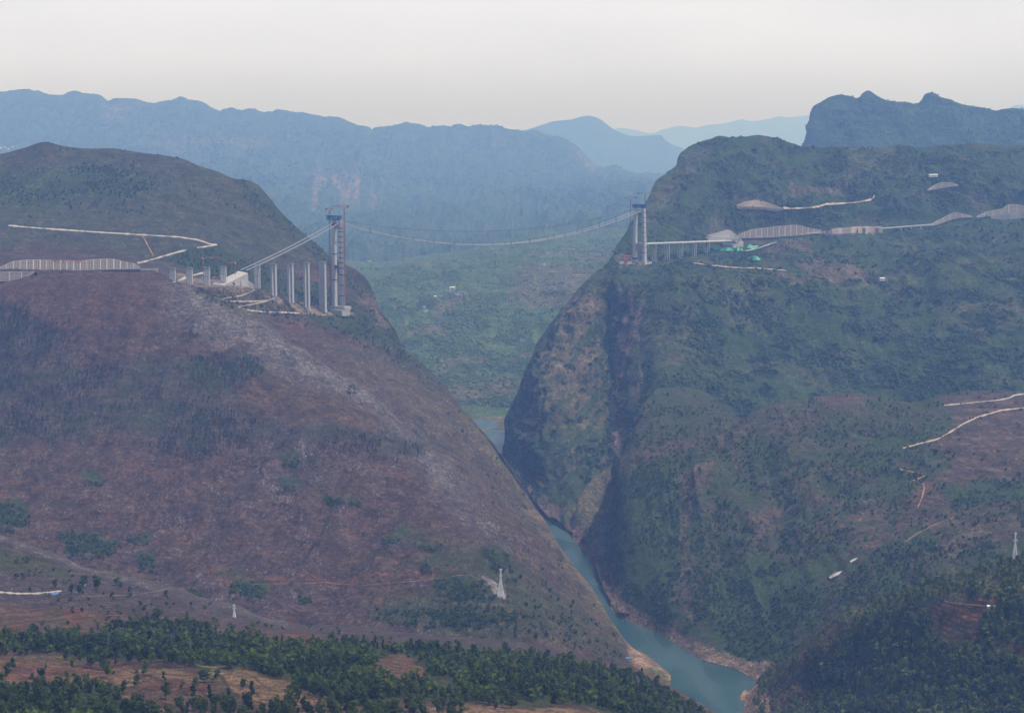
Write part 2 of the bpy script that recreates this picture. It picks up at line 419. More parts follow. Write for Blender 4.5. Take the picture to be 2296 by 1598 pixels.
RB_TOP = [(1362, 1349, dw(1349)), (1367, 1300, 4090), (1372, 1240, 4180), (1380, 1150, 4330), (1390, 1075, 4480), (1396, 1025, 4560), (1408, 1000, 4620), (1422, 972, 4680), (1431, 935, 4740), (1445, 905, 4800), (1480, 872, 4950), (1530, 868, 5080), (1580, 880, 5120),
          (1630, 915, 4820), (1660, 940, 4640), (1700, 922, 4600), (1760, 903, 4620), (1850, 888, 4660), (1900, 884, 4680), (1950, 889, 4680), (2000, 898, 4700), (2050, 903, 4720), (2110, 886, 4780), (2180, 878, 4800), (2240, 876, 4800), (2296, 880, 4800), (2420, 886, 4800)]
RB_ROWS = [
    [(1362, 1352, dw(1352)), (1375, 1372, dw(1372)), (1400, 1388, dw(1388)), (1440, 1405, dw(1405)), (1480, 1422, dw(1422)), (1530, 1452, dw(1452)), (1580, 1481, dw(1481)), (1640, 1496, dw(1496)), (1680, 1517, dw(1517)), (1720, 1542, dw(1542)), (1850, 1545, 3250), (2100, 1480, 3150), (2420, 1400, 3150)],
    [(1362, 1351.5, 3940), (1380, 1342, 3890), (1430, 1345, 3780), (1480, 1360, 3710), (1600, 1410, 3560), (1720, 1440, 3450), (1850, 1400, 3400), (2000, 1320, 3430), (2200, 1250, 3480), (2420, 1210, 3500)],
    [(1362, 1350.4, 3995), (1370, 1300, 4060), (1400, 1240, 4030), (1440, 1215, 4000), (1500, 1200, 4010), (1600, 1200, 3960), (1750, 1170, 3950), (1900, 1130, 3980), (2050, 1090, 4030), (2420, 1060, 4030)],
    [(1362, 1350, 3998), (1372, 1260, 4150), (1390, 1110, 4400), (1430, 1050, 4330), (1500, 1020, 4330), (1600, 1010, 4300), (1700, 985, 4350), (1850, 960, 4380), (2000, 960, 4400), (2150, 960, 4420), (2420, 960, 4420)],
    RB_TOP]

def rb_relief(px, py, P):
    q = np.stack([P[..., 0] / 120., P[..., 1] / 500., P[..., 2] / 420.], -1)
    m = smooth(2000, 1700, px) * smooth(900, 1050, py)
    return m * 30 * fbm(q, 3, 51, ridged=True) * smooth(0, 90, P[..., 2]) + 5 * fbm(P / 50., 3, 53, ridged=True) * smooth(0, 60, P[..., 2])

RB = Layer('right_slope', RB_ROWS, 1363, 2780, back=((50, -25), (200, -110), (450, -300)), amp=.5, relief=rb_relief, seed=3)

RC = Layer('near_right_hill', [
    [(1652, 2600, 1700), (1800, 2600, 1700), (2000, 2600, 1500), (2420, 2700, 1200)],
    [(1652, 1690, 2950), (1720, 1690, 2900), (1800, 1700, 2800), (2000, 1750, 2500), (2420, 1750, 2250)],
    [(1652, 1606, 3130), (1720, 1600, 3010), (1800, 1575, 3000), (2000, 1510, 2800), (2200, 1460, 2650), (2420, 1410, 2550)],
    [(1652, 1600, 3165), (1690, 1560, 3180), (1720, 1535, 3170), (1800, 1470, 3080), (1900, 1410, 3000), (2050, 1350, 2850), (2200, 1310, 2750), (2420, 1260, 2700)],
    [(1652, 1596, 3200), (1658, 1566, dw(1566)), (1672, 1546, dw(1546)), (1690, 1527, 3370), (1705, 1512, 3330), (1720, 1500, 3300), (1760, 1480, 3230), (1800, 1444, 3180), (1850, 1404, 3120), (1890, 1380, 3080), (1950, 1360, 3030), (2000, 1341, 2990), (2100, 1306, 2920), (2200, 1280, 2860), (2270, 1260, 2800), (2296, 1254, 2800), (2420, 1230, 2750)]],
    1653, 2780, back=((60, -20), (250, -150), (500, -420)), amp=.35, seed=6)

FG_TOP = [(-150, 1165, 3150), (0, 1203, 3100), (60, 1222, 3080), (130, 1246, 3050), (200, 1274, 3020), (270, 1290, 3000), (340, 1304, 2980), (400, 1320, 2960), (450, 1340, 2940), (500, 1350, 2930), (540, 1362, 2920), (580, 1382, 2900), (640, 1398, 2880), (700, 1406, 2860), (760, 1402, 2850), (850, 1415, 2830), (930, 1424, 2800),
          (1000, 1430, 2780), (1080, 1436, 2760), (1150, 1442, 2750), (1220, 1452, 2740), (1300, 1472, 2720), (1380, 1492, 2700), (1420, 1500, 2690), (1450, 1512, 2680), (1500, 1542, 2670), (1550, 1572, 2660), (1600, 1604, 2650), (1650, 1650, 2640), (1730, 1740, 2600)]
FG = Layer('near_left_hill', [
    [(-150, 3500, 420), (800, 3500, 420), (1730, 3500, 500)],
    [(-150, 1780, 1250), (800, 1780, 1250), (1730, 1900, 1700)],
    [(-150, 1590, 1560), (0, 1585, 1580), (250, 1600, 1620), (500, 1600, 1640), (900, 1606, 1660), (1300, 1612, 1760), (1500, 1660, 2000), (1730, 1820, 2200)],
    [(-150, 1480, 1980), (0, 1475, 2000), (300, 1480, 2000), (640, 1498, 1950), (1000, 1530, 1930), (1300, 1560, 1980), (1500, 1610, 2250), (1730, 1780, 2350)],
    [(-150, 1385, 2450), (0, 1395, 2450), (300, 1400, 2420), (640, 1432, 2350), (1000, 1468, 2300), (1300, 1505, 2320), (1500, 1570, 2450), (1730, 1755, 2500)],
    [(-150, 1300, 2800), (0, 1312, 2780), (300, 1342, 2720), (640, 1408, 2660), (1000, 1440, 2560), (1300, 1482, 2550), (1500, 1550, 2580), (1730, 1745, 2570)],
    FG_TOP], -480, 1725, back=((60, -14), (200, -80), (420, -300)), amp=.3, seed=7)

VAL = Layer('valley_floor', [
    [(500, 1010, dw(1000)), (1060, 990, dw(990)), (1085, 968, dw(968)), (1140, 964, dw(964)), (1300, 960, dw(960)), (1700, 950, dw(950))],
    [(500, 900, 6600), (1080, 944, 6480), (1140, 942, 6480), (1300, 930, 6520), (1700, 900, 6600)],
    [(500, 800, 7500), (850, 800, 7500), (1000, 830, 7400), (1150, 835, 7400), (1300, 800, 7500), (1700, 760, 7700)],
    [(500, 680, 8700), (850, 690, 8700), (1000, 690, 8700), (1120, 672, 8750), (1300, 660, 8850), (1700, 640, 9000)],
    [(500, 620, 9900), (850, 622, 9900), (1000, 618, 10000), (1200, 600, 10100), (1300, 592, 10200), (1700, 570, 10300)],
    [(500, 588, 11600), (700, 588, 11600), (820, 590, 11600), (860, 589, 11600), (920, 580, 11800), (980, 572, 12000), (1040, 564, 12100), (1100, 548, 12200), (1150, 538, 12250), (1180, 527, 12300), (1212, 518, 12300), (1240, 519, 12300), (1270, 530, 12300), (1310, 526, 12400), (1360, 516, 12500), (1420, 510, 12600), (1500, 500, 12600), (1700, 495, 12600)]],
    560, 1640, back=((120, -16), (400, -80), (1000, -200)), amp=.5, step=2.8, ystep=2.6, seed=8,
    relief=lambda px, py, P: (55 * fbm(P / np.array([420., 700., 500.]), 2, 66, ridged=True) * smooth(20, 200, P[..., 2]) + 22 * fbm(P / np.array([170., 260., 170.]), 3, 61, ridged=True)) * smooth(0, 60, P[..., 2]) + 6 * fbm(P / 55., 3, 63, ridged=True) * smooth(0, 40, P[..., 2]))

FAR1 = Layer('far_ridge', [
    [(-160, 690, 11300), (700, 690, 11300), (1200, 640, 12000), (1700, 600, 12500)],
    [(-160, 590, 12600), (600, 600, 12600), (830, 600, 12600), (1000, 575, 13000), (1200, 545, 13600), (1400, 525, 14000), (1700, 510, 14500)],
    [(-160, 520, 14400), (300, 530, 14400), (600, 545, 14200), (700, 545, 14300), (850, 545, 14600), (1000, 535, 15200), (1200, 505, 16500), (1400, 488, 17200), (1700, 480, 17400)],
    [(-160, 430, 18000), (300, 440, 18000), (600, 478, 17400), (700, 480, 17600), (850, 484, 17800), (1000, 478, 18400), (1200, 455, 19800), (1400, 440, 20500), (1700, 440, 20500)],
    [(-160, 345, 23400), (300, 350, 23400), (600, 395, 22000), (700, 408, 22000), (850, 412, 22200), (950, 420, 22400), (1200, 410, 23600), (1400, 418, 24000), (1700, 420, 24000)],
    [(-160, 290, 25600), (300, 300, 25400), (600, 320, 25000), (850, 340, 25000), (1000, 350, 25200), (1200, 362, 25600), (1400, 405, 25400), (1700, 410, 25400)],
    [(-160, 215, 27249), (0, 214, 27249), (60, 207, 27249), (80, 210, 27249), (110, 216, 27249), (140, 219, 27249), (165, 213, 27249), (190, 219, 27249), (222, 221, 27249), (238, 236, 27249), (262, 229, 27249), (300, 228, 27249), (330, 235, 27249), (355, 236, 27249), (380, 230, 27249), (406, 225, 27249), (420, 231, 27249), (446, 232, 27249), (470, 246, 27249), (492, 258, 27249),
     (515, 250, 27114), (540, 254, 27114), (560, 250, 27114), (585, 258, 27114), (610, 258, 27114), (625, 252, 27114), (660, 256, 27114), (700, 262, 27114), (730, 269, 27114), (760, 271, 27114), (800, 284, 26980), (822, 290, 26980), (834, 296, 26980), (850, 290, 26980), (880, 285, 26980), (905, 282, 26980), (930, 287, 26980), (960, 294, 26980), (985, 292, 26980), (1005, 294, 26980), (1030, 288, 26980), (1050, 291, 26980), (1075, 285, 26980), (1110, 290, 26980), (1150, 295, 26980), (1190, 298, 26980),
     (1230, 306, 26845), (1262, 316, 26710), (1285, 330, 26710), (1300, 345, 26710), (1315, 362, 26656), (1335, 378, 26575), (1352, 384, 26575), (1378, 379, 26575), (1400, 388, 26575), (1430, 396, 26575), (1470, 393, 26575), (1500, 396, 26575), (1560, 400, 26575), (1700, 400, 26575)]],
    -500, 1690, back=((200, -30), (900, -300), (2200, -1300)), amp=2.2, step=2.2, ystep=2.4, seed=9, silk=.4,
    relief=lambda px, py, P: 130 * fbm(P / np.array([560., 1100., 800.]), 4, 71, ridged=True) + 48 * fbm(P / 170., 4, 73, ridged=True))

RR = Layer('rear_right_mountain', [
    [(1700, 460, 11314), (2420, 460, 11314)],
    [(1760, 375, 11780), (1900, 372, 11780), (2420, 370, 11780)],
    [(1780, 345, 12012), (1830, 330, 12058), (1900, 320, 12089), (2000, 300, 12120), (2420, 320, 12089)],
    [(1795, 332, 12244), (1812, 305, 12244), (1826, 275, 12276), (1840, 262, 12290), (1900, 262, 12290), (1960, 250, 12321), (2085, 252, 12321), (2200, 275, 12321), (2420, 285, 12321)],
    [(1790, 338, 12337), (1802, 326, 12384), (1812, 305, 12400), (1817, 280, 12430), (1820, 258, 12461), (1826, 243, 12476), (1845, 229, 12492), (1860, 220, 12492), (1880, 215, 12492), (1900, 218, 12492), (1912, 222, 12492), (1925, 224, 12492), (1936, 213, 12492), (1947, 209, 12492), (1960, 215, 12492), (1975, 224, 12492), (1990, 231, 12492), (2010, 232, 12492), (2035, 232, 12492), (2052, 236, 12492), (2068, 228, 12492), (2078, 214, 12492), (2088, 211, 12492), (2104, 219, 12492), (2130, 229, 12492), (2160, 239, 12492), (2185, 243, 12492), (2215, 249, 12492), (2235, 254, 12492), (2250, 249, 12492), (2275, 247, 12492), (2296, 251, 12492), (2420, 258, 12492)]],
    1792, 2780, back=((80, -30), (350, -260), (800, -700)), amp=.8, step=2.4, seed=12,
    relief=lambda px, py, P: 72 * fbm(P / np.array([300., 560., 480.]), 4, 81, ridged=True) + 11 * fbm(P / 80., 3, 83, ridged=True))

FAR2 = Layer('pale_mountain', [
    [(1100, 480, 35640), (1900, 480, 35640)],
    [(1100, 400, 36960), (1350, 398, 36960), (1500, 392, 36960), (1900, 395, 36960)],
    [(1100, 340, 38544), (1250, 318, 38544), (1330, 312, 38544), (1400, 340, 38544), (1480, 352, 38544), (1900, 370, 38544)],
    [(1100, 300, 40128), (1170, 294, 40128), (1200, 286, 40128), (1235, 275, 40128), (1260, 271, 40128), (1285, 268, 40128), (1318, 261, 40128), (1335, 264, 40128), (1350, 272, 40128), (1370, 287, 40128), (1390, 297, 40128), (1420, 306, 40128), (1450, 305, 40128), (1478, 304, 40128), (1492, 315, 40128), (1515, 328, 40128), (1560, 340, 40128), (1700, 350, 40128), (1900, 360, 40128)]],
    1120, 1880, back=((300, -50), (1400, -500), (2400, -1300)), amp=3.0, step=3.2, ystep=3, seed=13)

FAR3 = Layer('palest_ridge', [
    [(1200, 480, 65520), (2600, 480, 65520)],
    [(1200, 330, 70560), (1600, 322, 70560), (1900, 315, 70560), (2600, 310, 70560)],
    [(1200, 300, 73920), (1350, 296, 73920), (1380, 290, 73920), (1395, 288, 73920), (1425, 292, 73920), (1460, 299, 73920), (1490, 290, 73920), (1510, 285, 73920), (1530, 283, 73920), (1560, 287, 73920), (1585, 281, 73920), (1605, 279, 73920), (1630, 276, 73920), (1650, 271, 73920), (1665, 268, 73920), (1685, 273, 73920), (1720, 268, 73920), (1750, 261, 73920), (1765, 264, 73920), (1790, 262, 73920), (1830, 258, 73920), (1950, 265, 73920), (2150, 265, 73920), (2240, 256, 73920), (2262, 244, 73920), (2276, 237, 73920), (2290, 236, 73920), (2320, 240, 73920), (2600, 270, 73920)]],
    1250, 2520, back=((500, -120), (1600, -600), (3000, -1900)), amp=4.0, step=3.2, ystep=3, seed=14)
# ------------------------------------------------------------------ what grows and lies where
BROWN = np.array([.072, .041, .031]); PURP = np.array([.056, .040, .040]); OCHRE = np.array([.080, .052, .031]); SOIL = np.array([.128, .068, .042])
GREEN = np.array([.034, .058, .020]); GREEN2 = np.array([.055, .085, .028]); OLIVE = np.array([.075, .072, .034]); GREY = np.array([.21, .195, .19])
SAND = np.array([.23, .155, .10]); ORANGE = np.array([.32, .135, .06]); PALE = np.array([.30, .24, .18])

class Paint:
    def __init__(s, L, base, rock=.1, bush=.1, strat=0.0, warp=9, seed=0):
        s.L = L; s.x, s.y = L.gx, L.gy
        q = L.P / 60.
        s.wx = warp * fbm(q, 4, 200 + seed); s.wy = warp * fbm(q, 4, 300 + seed)
        s.big = fbm(L.P / 240., 4, 400 + seed); s.mid = fbm(L.P / 70., 4, 500 + seed)
        s.col = np.broadcast_to(base, L.P.shape).copy()
        s.m = np.zeros(L.P.shape); s.m[..., 0] = rock; s.m[..., 1] = bush; s.m[..., 2] = strat
    def area(s, poly, f=8, n=0.0, warp=1.0):
        d = poly_sd(s.x + warp * s.wx, s.y + warp * s.wy, poly) + n * 30 * s.mid
        return smooth(-f, f, d)
    def line(s, pts, w, f=4):
        return 1 - smooth(w, w + f, line_d(s.x + .5 * s.wx, s.y + .5 * s.wy, pts))
    def put(s, w, col=None, rock=None, bush=None, strat=None, a=1.0):
        w = w * a
        if col is not None: s.col = s.col * (1 - w[..., None]) + np.asarray(col) * w[..., None]
        for k, v in enumerate((rock, bush, strat)):
            if v is not None: s.m[..., k] = s.m[..., k] * (1 - w) + v * w

# left hill ----------------------------------------------------------------
p = Paint(LEFT, BROWN, rock=.44, bush=.16, strat=.35, seed=1)
p.put(smooth(-.1, .5, p.big), PURP, rock=.58)
p.put(smooth(.05, .5, fbm(LEFT.P / 130., 4, 611)), OCHRE, rock=.25, a=.7)
p.put(p.area([(300, 640), (420, 640), (600, 740), (760, 850), (900, 960), (1050, 1110), (1000, 1120), (860, 1000), (700, 900), (560, 830), (430, 760)], 40, .5), GREY * .5, rock=.62, a=.6)
p.put(p.area([(420, 642), (600, 742), (745, 838), (860, 935), (840, 940), (700, 850), (540, 760), (420, 680)], 16, .3), GREY * .6, rock=.72, a=.7)
p.put(p.area([(850, 930), (1000, 1060), (1100, 1180), (1180, 1290), (1150, 1300), (1000, 1150), (850, 1000)], 40, 1.0), GREY * .42, rock=.62, a=.5)
p.put(p.area([(560, 850), (760, 900), (850, 960), (830, 1000), (700, 990), (570, 930)], 20, .3), OCHRE, rock=.12, bush=.1, a=.85)
p.put(p.area([(0, 640), (120, 615), (330, 610), (380, 680), (300, 760), (100, 770), (0, 720)], 25, .4), BROWN * 1.05, rock=.2, bush=.12, a=.8)
# dark thin wood across the middle of the hill
p.put(p.area([(-150, 690), (40, 700), (160, 760), (100, 800), (200, 830), (440, 800), (560, 810), (590, 850), (480, 900), (560, 930), (650, 960), (860, 980), (960, 1010), (900, 1040), (740, 1010), (640, 1000), (520, 1010), (440, 1040), (280, 990), (120, 1000), (-150, 1010)], 22, 1.0), np.array([.055, .045, .042]), rock=.22, bush=.55, a=.8)
p.put(p.area([(440, 790), (585, 800), (590, 850), (500, 870), (430, 850)], 12, .5), bush=.75, a=.8)
# mountain above the yard
up = smooth(612, 585, p.y) * smooth(4680, 4800, LEFT.P[..., 1])
p.put(up, np.array([.056, .056, .036]), rock=.22, bush=.42, strat=.2)
p.put(p.area([(-150, 400), (60, 400), (200, 370), (330, 390), (360, 420), (250, 450), (130, 460), (-150, 470)], 14, .9) * up, GREEN2, rock=.05, bush=.75, a=.85)
p.put(p.area([(540, 400), (640, 480), (760, 590), (740, 590), (640, 520), (560, 450)], 14, .6) * up, GREEN, bush=.6, rock=.1, a=.7)
p.put(p.area([(640, 490), (850, 650), (1010, 890), (960, 880), (880, 830), (840, 720), (780, 660), (700, 580)], 14, .5), np.array([.048, .05, .034]), rock=.2, bush=.55, a=.85)
p.put(p.area([(0, 555), (100, 548), (240, 560), (340, 590), (-150, 600), (-150, 520), (0, 510)], 10, .6), BROWN, rock=.2, bush=.12, a=.7)
p.put(p.area([(450, 560), (560, 590), (720, 640), (850, 720), (880, 760), (800, 715), (700, 690), (600, 650), (420, 610), (380, 580)], 10, .6), GREEN, bush=.75, rock=.03, a=.85)
p.put(p.area([(690, 705), (800, 712), (860, 745), (930, 830), (880, 800), (760, 745), (640, 722)], 10, .6), GREEN, bush=.75, rock=.05, a=.85)
p.put(p.area([(800, 660), (850, 670), (880, 740), (850, 740), (815, 700)], 8, .5), np.array([.12, .085, .065]), rock=.55, bush=.25, a=.8)
p.put(p.area([(420, 640), (620, 655), (700, 690), (600, 720), (520, 700)], 10, .6), np.array([.095, .085, .045]), bush=.3, rock=.1, a=.8)
p.put(p.area([(386, 618), (570, 640), (560, 655), (470, 650), (400, 636)], 6, .4), PALE * .8, rock=.3, bush=.1, a=.7)
p.put(p.area([(640, 680), (760, 694), (790, 708), (690, 708)], 5, .4), PALE * .9, rock=.5, bush=.05, a=.8)
p.put(p.area([(610, 655), (690, 690), (680, 700), (600, 668)], 5, .4), PALE * .8, rock=.4, bush=.1, a=.7)
# the flank that turns to the gorge
p.put(p.area([(700, 740), (860, 790), (1000, 890), (1120, 1030), (1230, 1190), (1300, 1290), (1420, 1460), (1400, 1490), (1280, 1330), (1180, 1220), (1060, 1080), (940, 960), (800, 850)], 24, .5), np.array([.092, .074, .045]), rock=.3, bush=.34, a=.75)
p.put(p.area([(1000, 900), (1100, 985), (1225, 1170), (1340, 1335), (1425, 1455), (1410, 1455), (1300, 1310), (1190, 1160), (1080, 1010)], 9, .3), np.array([.12, .105, .045]), rock=.08, bush=.25, a=.7)
p.put(p.area([(900, 1190), (1100, 1240), (1250, 1330), (1380, 1450), (1420, 1500), (1200, 1460), (860, 1420), (820, 1380), (980, 1330)], 26, 1.0), OLIVE * .8, bush=.62, rock=.3, a=.85)
for poly in ([(635, 1037), (668, 1032), (672, 1046), (640, 1052)], [(190, 1088), (215, 1078), (240, 1086), (220, 1093)], [(640, 1096), (670, 1090), (668, 1102), (645, 1106)], [(725, 1120), (760, 1118), (780, 1130), (740, 1136)],
             [(785, 1126), (810, 1124), (808, 1138), (790, 1138)], [(860, 1212), (898, 1210), (895, 1220), (866, 1221)], [(940, 1222), (990, 1226), (1000, 1240), (960, 1238)], [(-100, 1140), (40, 1130), (75, 1170), (20, 1195), (-100, 1200)],
             [(135, 1200), (210, 1195), (270, 1225), (240, 1255), (150, 1250)], [(285, 1210), (330, 1205), (335, 1225), (295, 1225)], [(305, 1250), (345, 1248), (350, 1285), (315, 1285)], [(500, 1310), (560, 1305), (600, 1325), (590, 1345), (530, 1335)],
             [(985, 1310), (1060, 1315), (1090, 1340), (1040, 1352), (990, 1335)], [(1075, 1235), (1130, 1245), (1150, 1290), (1110, 1280)], [(150, 450), (100, 455), (90, 440), (140, 436)]):
    p.put(p.area(poly, 8, .9), GREEN, bush=.85, rock=.0, a=.8)
p.put(p.line([(500, 1312), (600, 1309), (700, 1308), (760, 1306), (820, 1310), (900, 1302), (970, 1298), (1030, 1291)], 1.0, 5), ORANGE * .45, rock=.1, bush=.0, a=.5)
p.put(p.area([(1100, 1318), (1130, 1324), (1132, 1346), (1108, 1338)], 5, .3), GREY * .8, rock=.7, bush=.0)
p.put(p.area([(1085, 1310), (1110, 1318), (1118, 1326), (1098, 1326)], 3, .3), GREY * .9, rock=.7, bush=.0)
zz = LEFT.P[..., 2]
shore = smooth(24, 10, zz + 6 * p.mid)
p.put(shore, SAND * .8, rock=.3, bush=.0, strat=.4)
p.put(p.area([(1405, 1445), (1440, 1455), (1475, 1480), (1515, 1515), (1500, 1545), (1440, 1520), (1412, 1480)], 6, .3), SAND, rock=.35, bush=.0)
p.put(p.area([(1450, 1492), (1480, 1500), (1512, 1520), (1500, 1540), (1455, 1515)], 5, .3), np.array([.11, .105, .04]), rock=.0, bush=.0)
M_LEFT = terrain_mat('dry_hillside', (.026, .036, .018), (.05, .062, .026), (.20, .18, .175))
LEFT.paint = p
LEFT.build(M_LEFT, p.col, p.m)

# right hill ----------------------------------------------------------------
p = Paint(RA, GREEN * 1.05, rock=.06, bush=.6, strat=0, seed=2)
p.put(smooth(.05, .5, p.big), np.array([.065, .072, .034]), bush=.45)
p.put(smooth(.15, .5, fbm(RA.P / 110., 4, 622)), np.array([.085, .066, .045]), bush=.34, rock=.12, a=.7)
p.put(p.area([(1280, 690), (1360, 640), (1374, 700), (1372, 820), (1392, 960), (1300, 1000), (1220, 1010), (1180, 960), (1200, 850)], 26, 1.6), np.array([.10, .082, .046]), rock=.3, bush=.3, a=.9)
p.put(p.area([(1145, 950), (1230, 960), (1300, 1060), (1310, 1150), (1240, 1150), (1180, 1090)], 14, .6), np.array([.05, .05, .035]), rock=.2, bush=.5, a=.8)
p.put(p.area([(1378, 640), (1425, 640), (1440, 800), (1445, 960), (1400, 1000), (1385, 850)], 10, .4), np.array([.072, .062, .048]), rock=.22, bush=.36, a=.7)
p.put(p.area([(1440, 470), (1530, 350), (1600, 330), (1560, 400), (1500, 470), (1450, 520)], 10, .4), np.array([.07, .07, .06]), rock=.42, bush=.35, a=.6)
p.put(p.area([(1430, 690), (1550, 700), (1570, 850), (1480, 860), (1440, 780)], 16, .6), np.array([.07, .068, .045]), rock=.1, bush=.34, a=.7)
for poly in ([(1770, 430), (1900, 425), (1900, 445), (1780, 455)], [(1690, 520), (1720, 512), (1735, 535), (1700, 545)], [(1780, 600), (1900, 590), (1960, 640), (1840, 640)], [(1700, 560), (1800, 548), (1830, 575), (1730, 590)], [(1640, 455), (1750, 450), (1760, 470), (1650, 468)]):
    p.put(p.area(poly, 9, .6), np.array([.10, .075, .055]), bush=.2, rock=.2, a=.75)
p.put(p.area([(1375, 572), (1460, 575), (1450, 596), (1400, 600), (1385, 596)], 6, .3), PALE * .8, rock=.3, bush=.15, a=.8)
sw = smooth(1135, 1180, p.x) * smooth(1400, 1370, p.x) * smooth(640, 700, p.y)
st = fbm(np.stack([(p.x + .75 * p.y) / 13., (p.y - .75 * p.x) / 90., RA.P[..., 2] * 0], -1), 4, 655)
p.put(sw * smooth(.15, .5, st), PALE * .5, rock=.4, bush=.2, a=.6)
p.put(sw * smooth(.1, .45, -st), GREEN * .8, rock=.05, bush=.6, a=.8)
st = fbm(np.stack([(p.x + .15 * p.y) / 12., p.y / 120., RA.P[..., 2] * 0], -1), 4, 656)
p.put(smooth(1372, 1384, p.x) * smooth(1470, 1430, p.x) * smooth(620, 680, p.y) * smooth(.1, .4, st), np.array([.17, .11, .085]), rock=.4, bush=.1, a=.7)
p.put(smooth(28, 12, RA.P[..., 2] + 7 * p.mid), np.array([.11, .075, .055]), rock=.35, bush=.0, strat=.3)
M_RA = terrain_mat('green_hillside', (.022, .040, .016), (.050, .078, .026), (.28, .22, .17))
RA.paint = p
RA.build(M_RA, p.col, p.m)

p = Paint(SPUR, np.array([.105, .088, .050]), rock=.3, bush=.36, seed=4)
p.put(smooth(24, 10, SPUR.P[..., 2] + 5 * p.mid), np.array([.17, .095, .065]), rock=.3, bush=.0)
p.put(p.area([(1350, 1070), (1400, 1010), (1400, 1400), (1350, 1300)], 8, .4), np.array([.06, .05, .04]), bush=.4, a=.7)
SPUR.build(M_RA, p.col, p.m)

p = Paint(RB, np.array([.056, .050, .034]), rock=.1, bush=.6, strat=.1, seed=3)
p.put(smooth(0, .45, p.big), np.array([.080, .057, .041]), bush=.40, rock=.16)
p.put(smooth(.1, .5, fbm(RB.P / 120., 4, 633)), GREEN, bush=.75, rock=.03, a=.75)
for poly in ([(1830, 890), (1920, 888), (1960, 900), (1900, 930), (1840, 920)], [(2110, 885), (2180, 878), (2300, 880), (2420, 890), (2420, 1080), (2300, 1080), (2180, 1090), (2100, 1130), (2040, 1180), (2020, 1190), (2060, 1110), (2140, 1030), (2060, 990), (2140, 950), (2120, 905)]):
    p.put(p.area(poly, 14, .5), np.array([.095, .064, .046]), bush=.2, rock=.14, strat=.8, a=.9)
for poly in ([(1540, 1090), (1600, 1040), (1580, 1110), (1550, 1250), (1560, 1400), (1535, 1400), (1520, 1200)], [(1720, 1130), (1760, 1150), (1700, 1230), (1690, 1200)], [(1930, 1120), (2010, 1140), (1990, 1190), (1900, 1170)], [(1930, 1230), (2060, 1150), (2060, 1170), (1960, 1240)], [(2080, 1180), (2290, 1150), (2290, 1200), (2120, 1240)]):
    p.put(p.area(poly, 10, .8), np.array([.095, .070, .051]), bush=.24, rock=.16, a=.75)
for poly in ([(1380, 1130), (1440, 1060), (1520, 1080), (1530, 1250), (1500, 1400), (1400, 1370), (1375, 1250)], [(1600, 1440), (1580, 1330), (1720, 1260), (1850, 1300), (1850, 1380), (1720, 1480)], [(2110, 1100), (2300, 1080), (2300, 1130), (2130, 1130)], [(1990, 1000), (2120, 940), (2140, 960), (2010, 1030)]):
    p.put(p.area(poly, 16, .7), GREEN, bush=.85, rock=.02, a=.8)
p.put(p.area([(1725, 905), (1850, 892), (1830, 930), (1830, 960), (1700, 1000), (1640, 980)], 14, .5), np.array([.075, .06, .042]), bush=.4, rock=.05, a=.8)
zs = RB.P[..., 2]
p.put(smooth(24, 13, zs + 11 * p.mid - 6 * smooth(1500, 1420, p.x)), np.array([.17, .125, .088]), rock=.5, bush=.0, strat=.5)
p.put(p.area([(1790, 1290), (1870, 1275), (1915, 1248), (1920, 1252), (1880, 1282), (1850, 1300)], 2, .1), PALE, rock=.6, bush=0, a=.0)
M_RB = terrain_mat('scrub_slope', (.022, .040, .015), (.052, .074, .024), (.30, .24, .18))
RB.paint = p
RB.build(M_RB, p.col, p.m)

p = Paint(RC, np.array([.075, .075, .034]), rock=.02, bush=.45, seed=6)
p.put(p.area([(2063, 1370), (2110, 1340), (2230, 1345), (2230, 1365), (2190, 1390), (2200, 1440), (2110, 1425), (2095, 1390)], 6, .3), SOIL * .8, bush=.0, rock=.05, strat=1.0)
p.put(p.area([(2130, 1405), (2180, 1400), (2190, 1420), (2130, 1425)], 5, .3), np.array([.10, .075, .05]), bush=.05, strat=1.0)
p.put(p.area([(2158, 1376), (2188, 1375), (2190, 1390), (2160, 1388)], 4, .3), ORANGE, bush=0, rock=0)
p.put(p.area([(2180, 1345), (2230, 1345), (2230, 1357), (2190, 1353)], 4, .3), ORANGE * .75, bush=0, rock=0)
p.put(p.area([(2220, 1430), (2320, 1455), (2320, 1480), (2260, 1450)], 5, .3), SOIL, bush=.05)
p.put(p.area([(1730, 1510), (1850, 1400), (1880, 1390), (1900, 1420), (1850, 1500), (1800, 1570), (1760, 1600), (1720, 1598)], 14, .8), np.array([.09, .06, .035]), bush=.4, a=.8)
p.put(smooth(26, 14, RC.P[..., 2] + 8 * p.mid), SAND, rock=.45, bush=.0)
p.put(p.area([(1640, 1620), (1655, 1560), (1690, 1525), (1720, 1560), (1740, 1620)], 6, .4), SAND, rock=.5, bush=.0)
M_RC = terrain_mat('wooded_ground', (.020, .034, .012), (.045, .062, .02), (.3, .25, .2), fine=.8)
RC.paint = p
RC.build(M_RC, p.col, p.m)

p = Paint(FG, np.array([.088, .058, .038]), rock=.12, bush=.22, strat=.25, seed=7)
p.put(smooth(0, .5, p.big), np.array([.105, .088, .045]), rock=.05, bush=.2)
p.put(smooth(.05, .4, fbm(FG.P / 55., 4, 644)), SOIL * .9, rock=.05, bush=.1, a=.8)
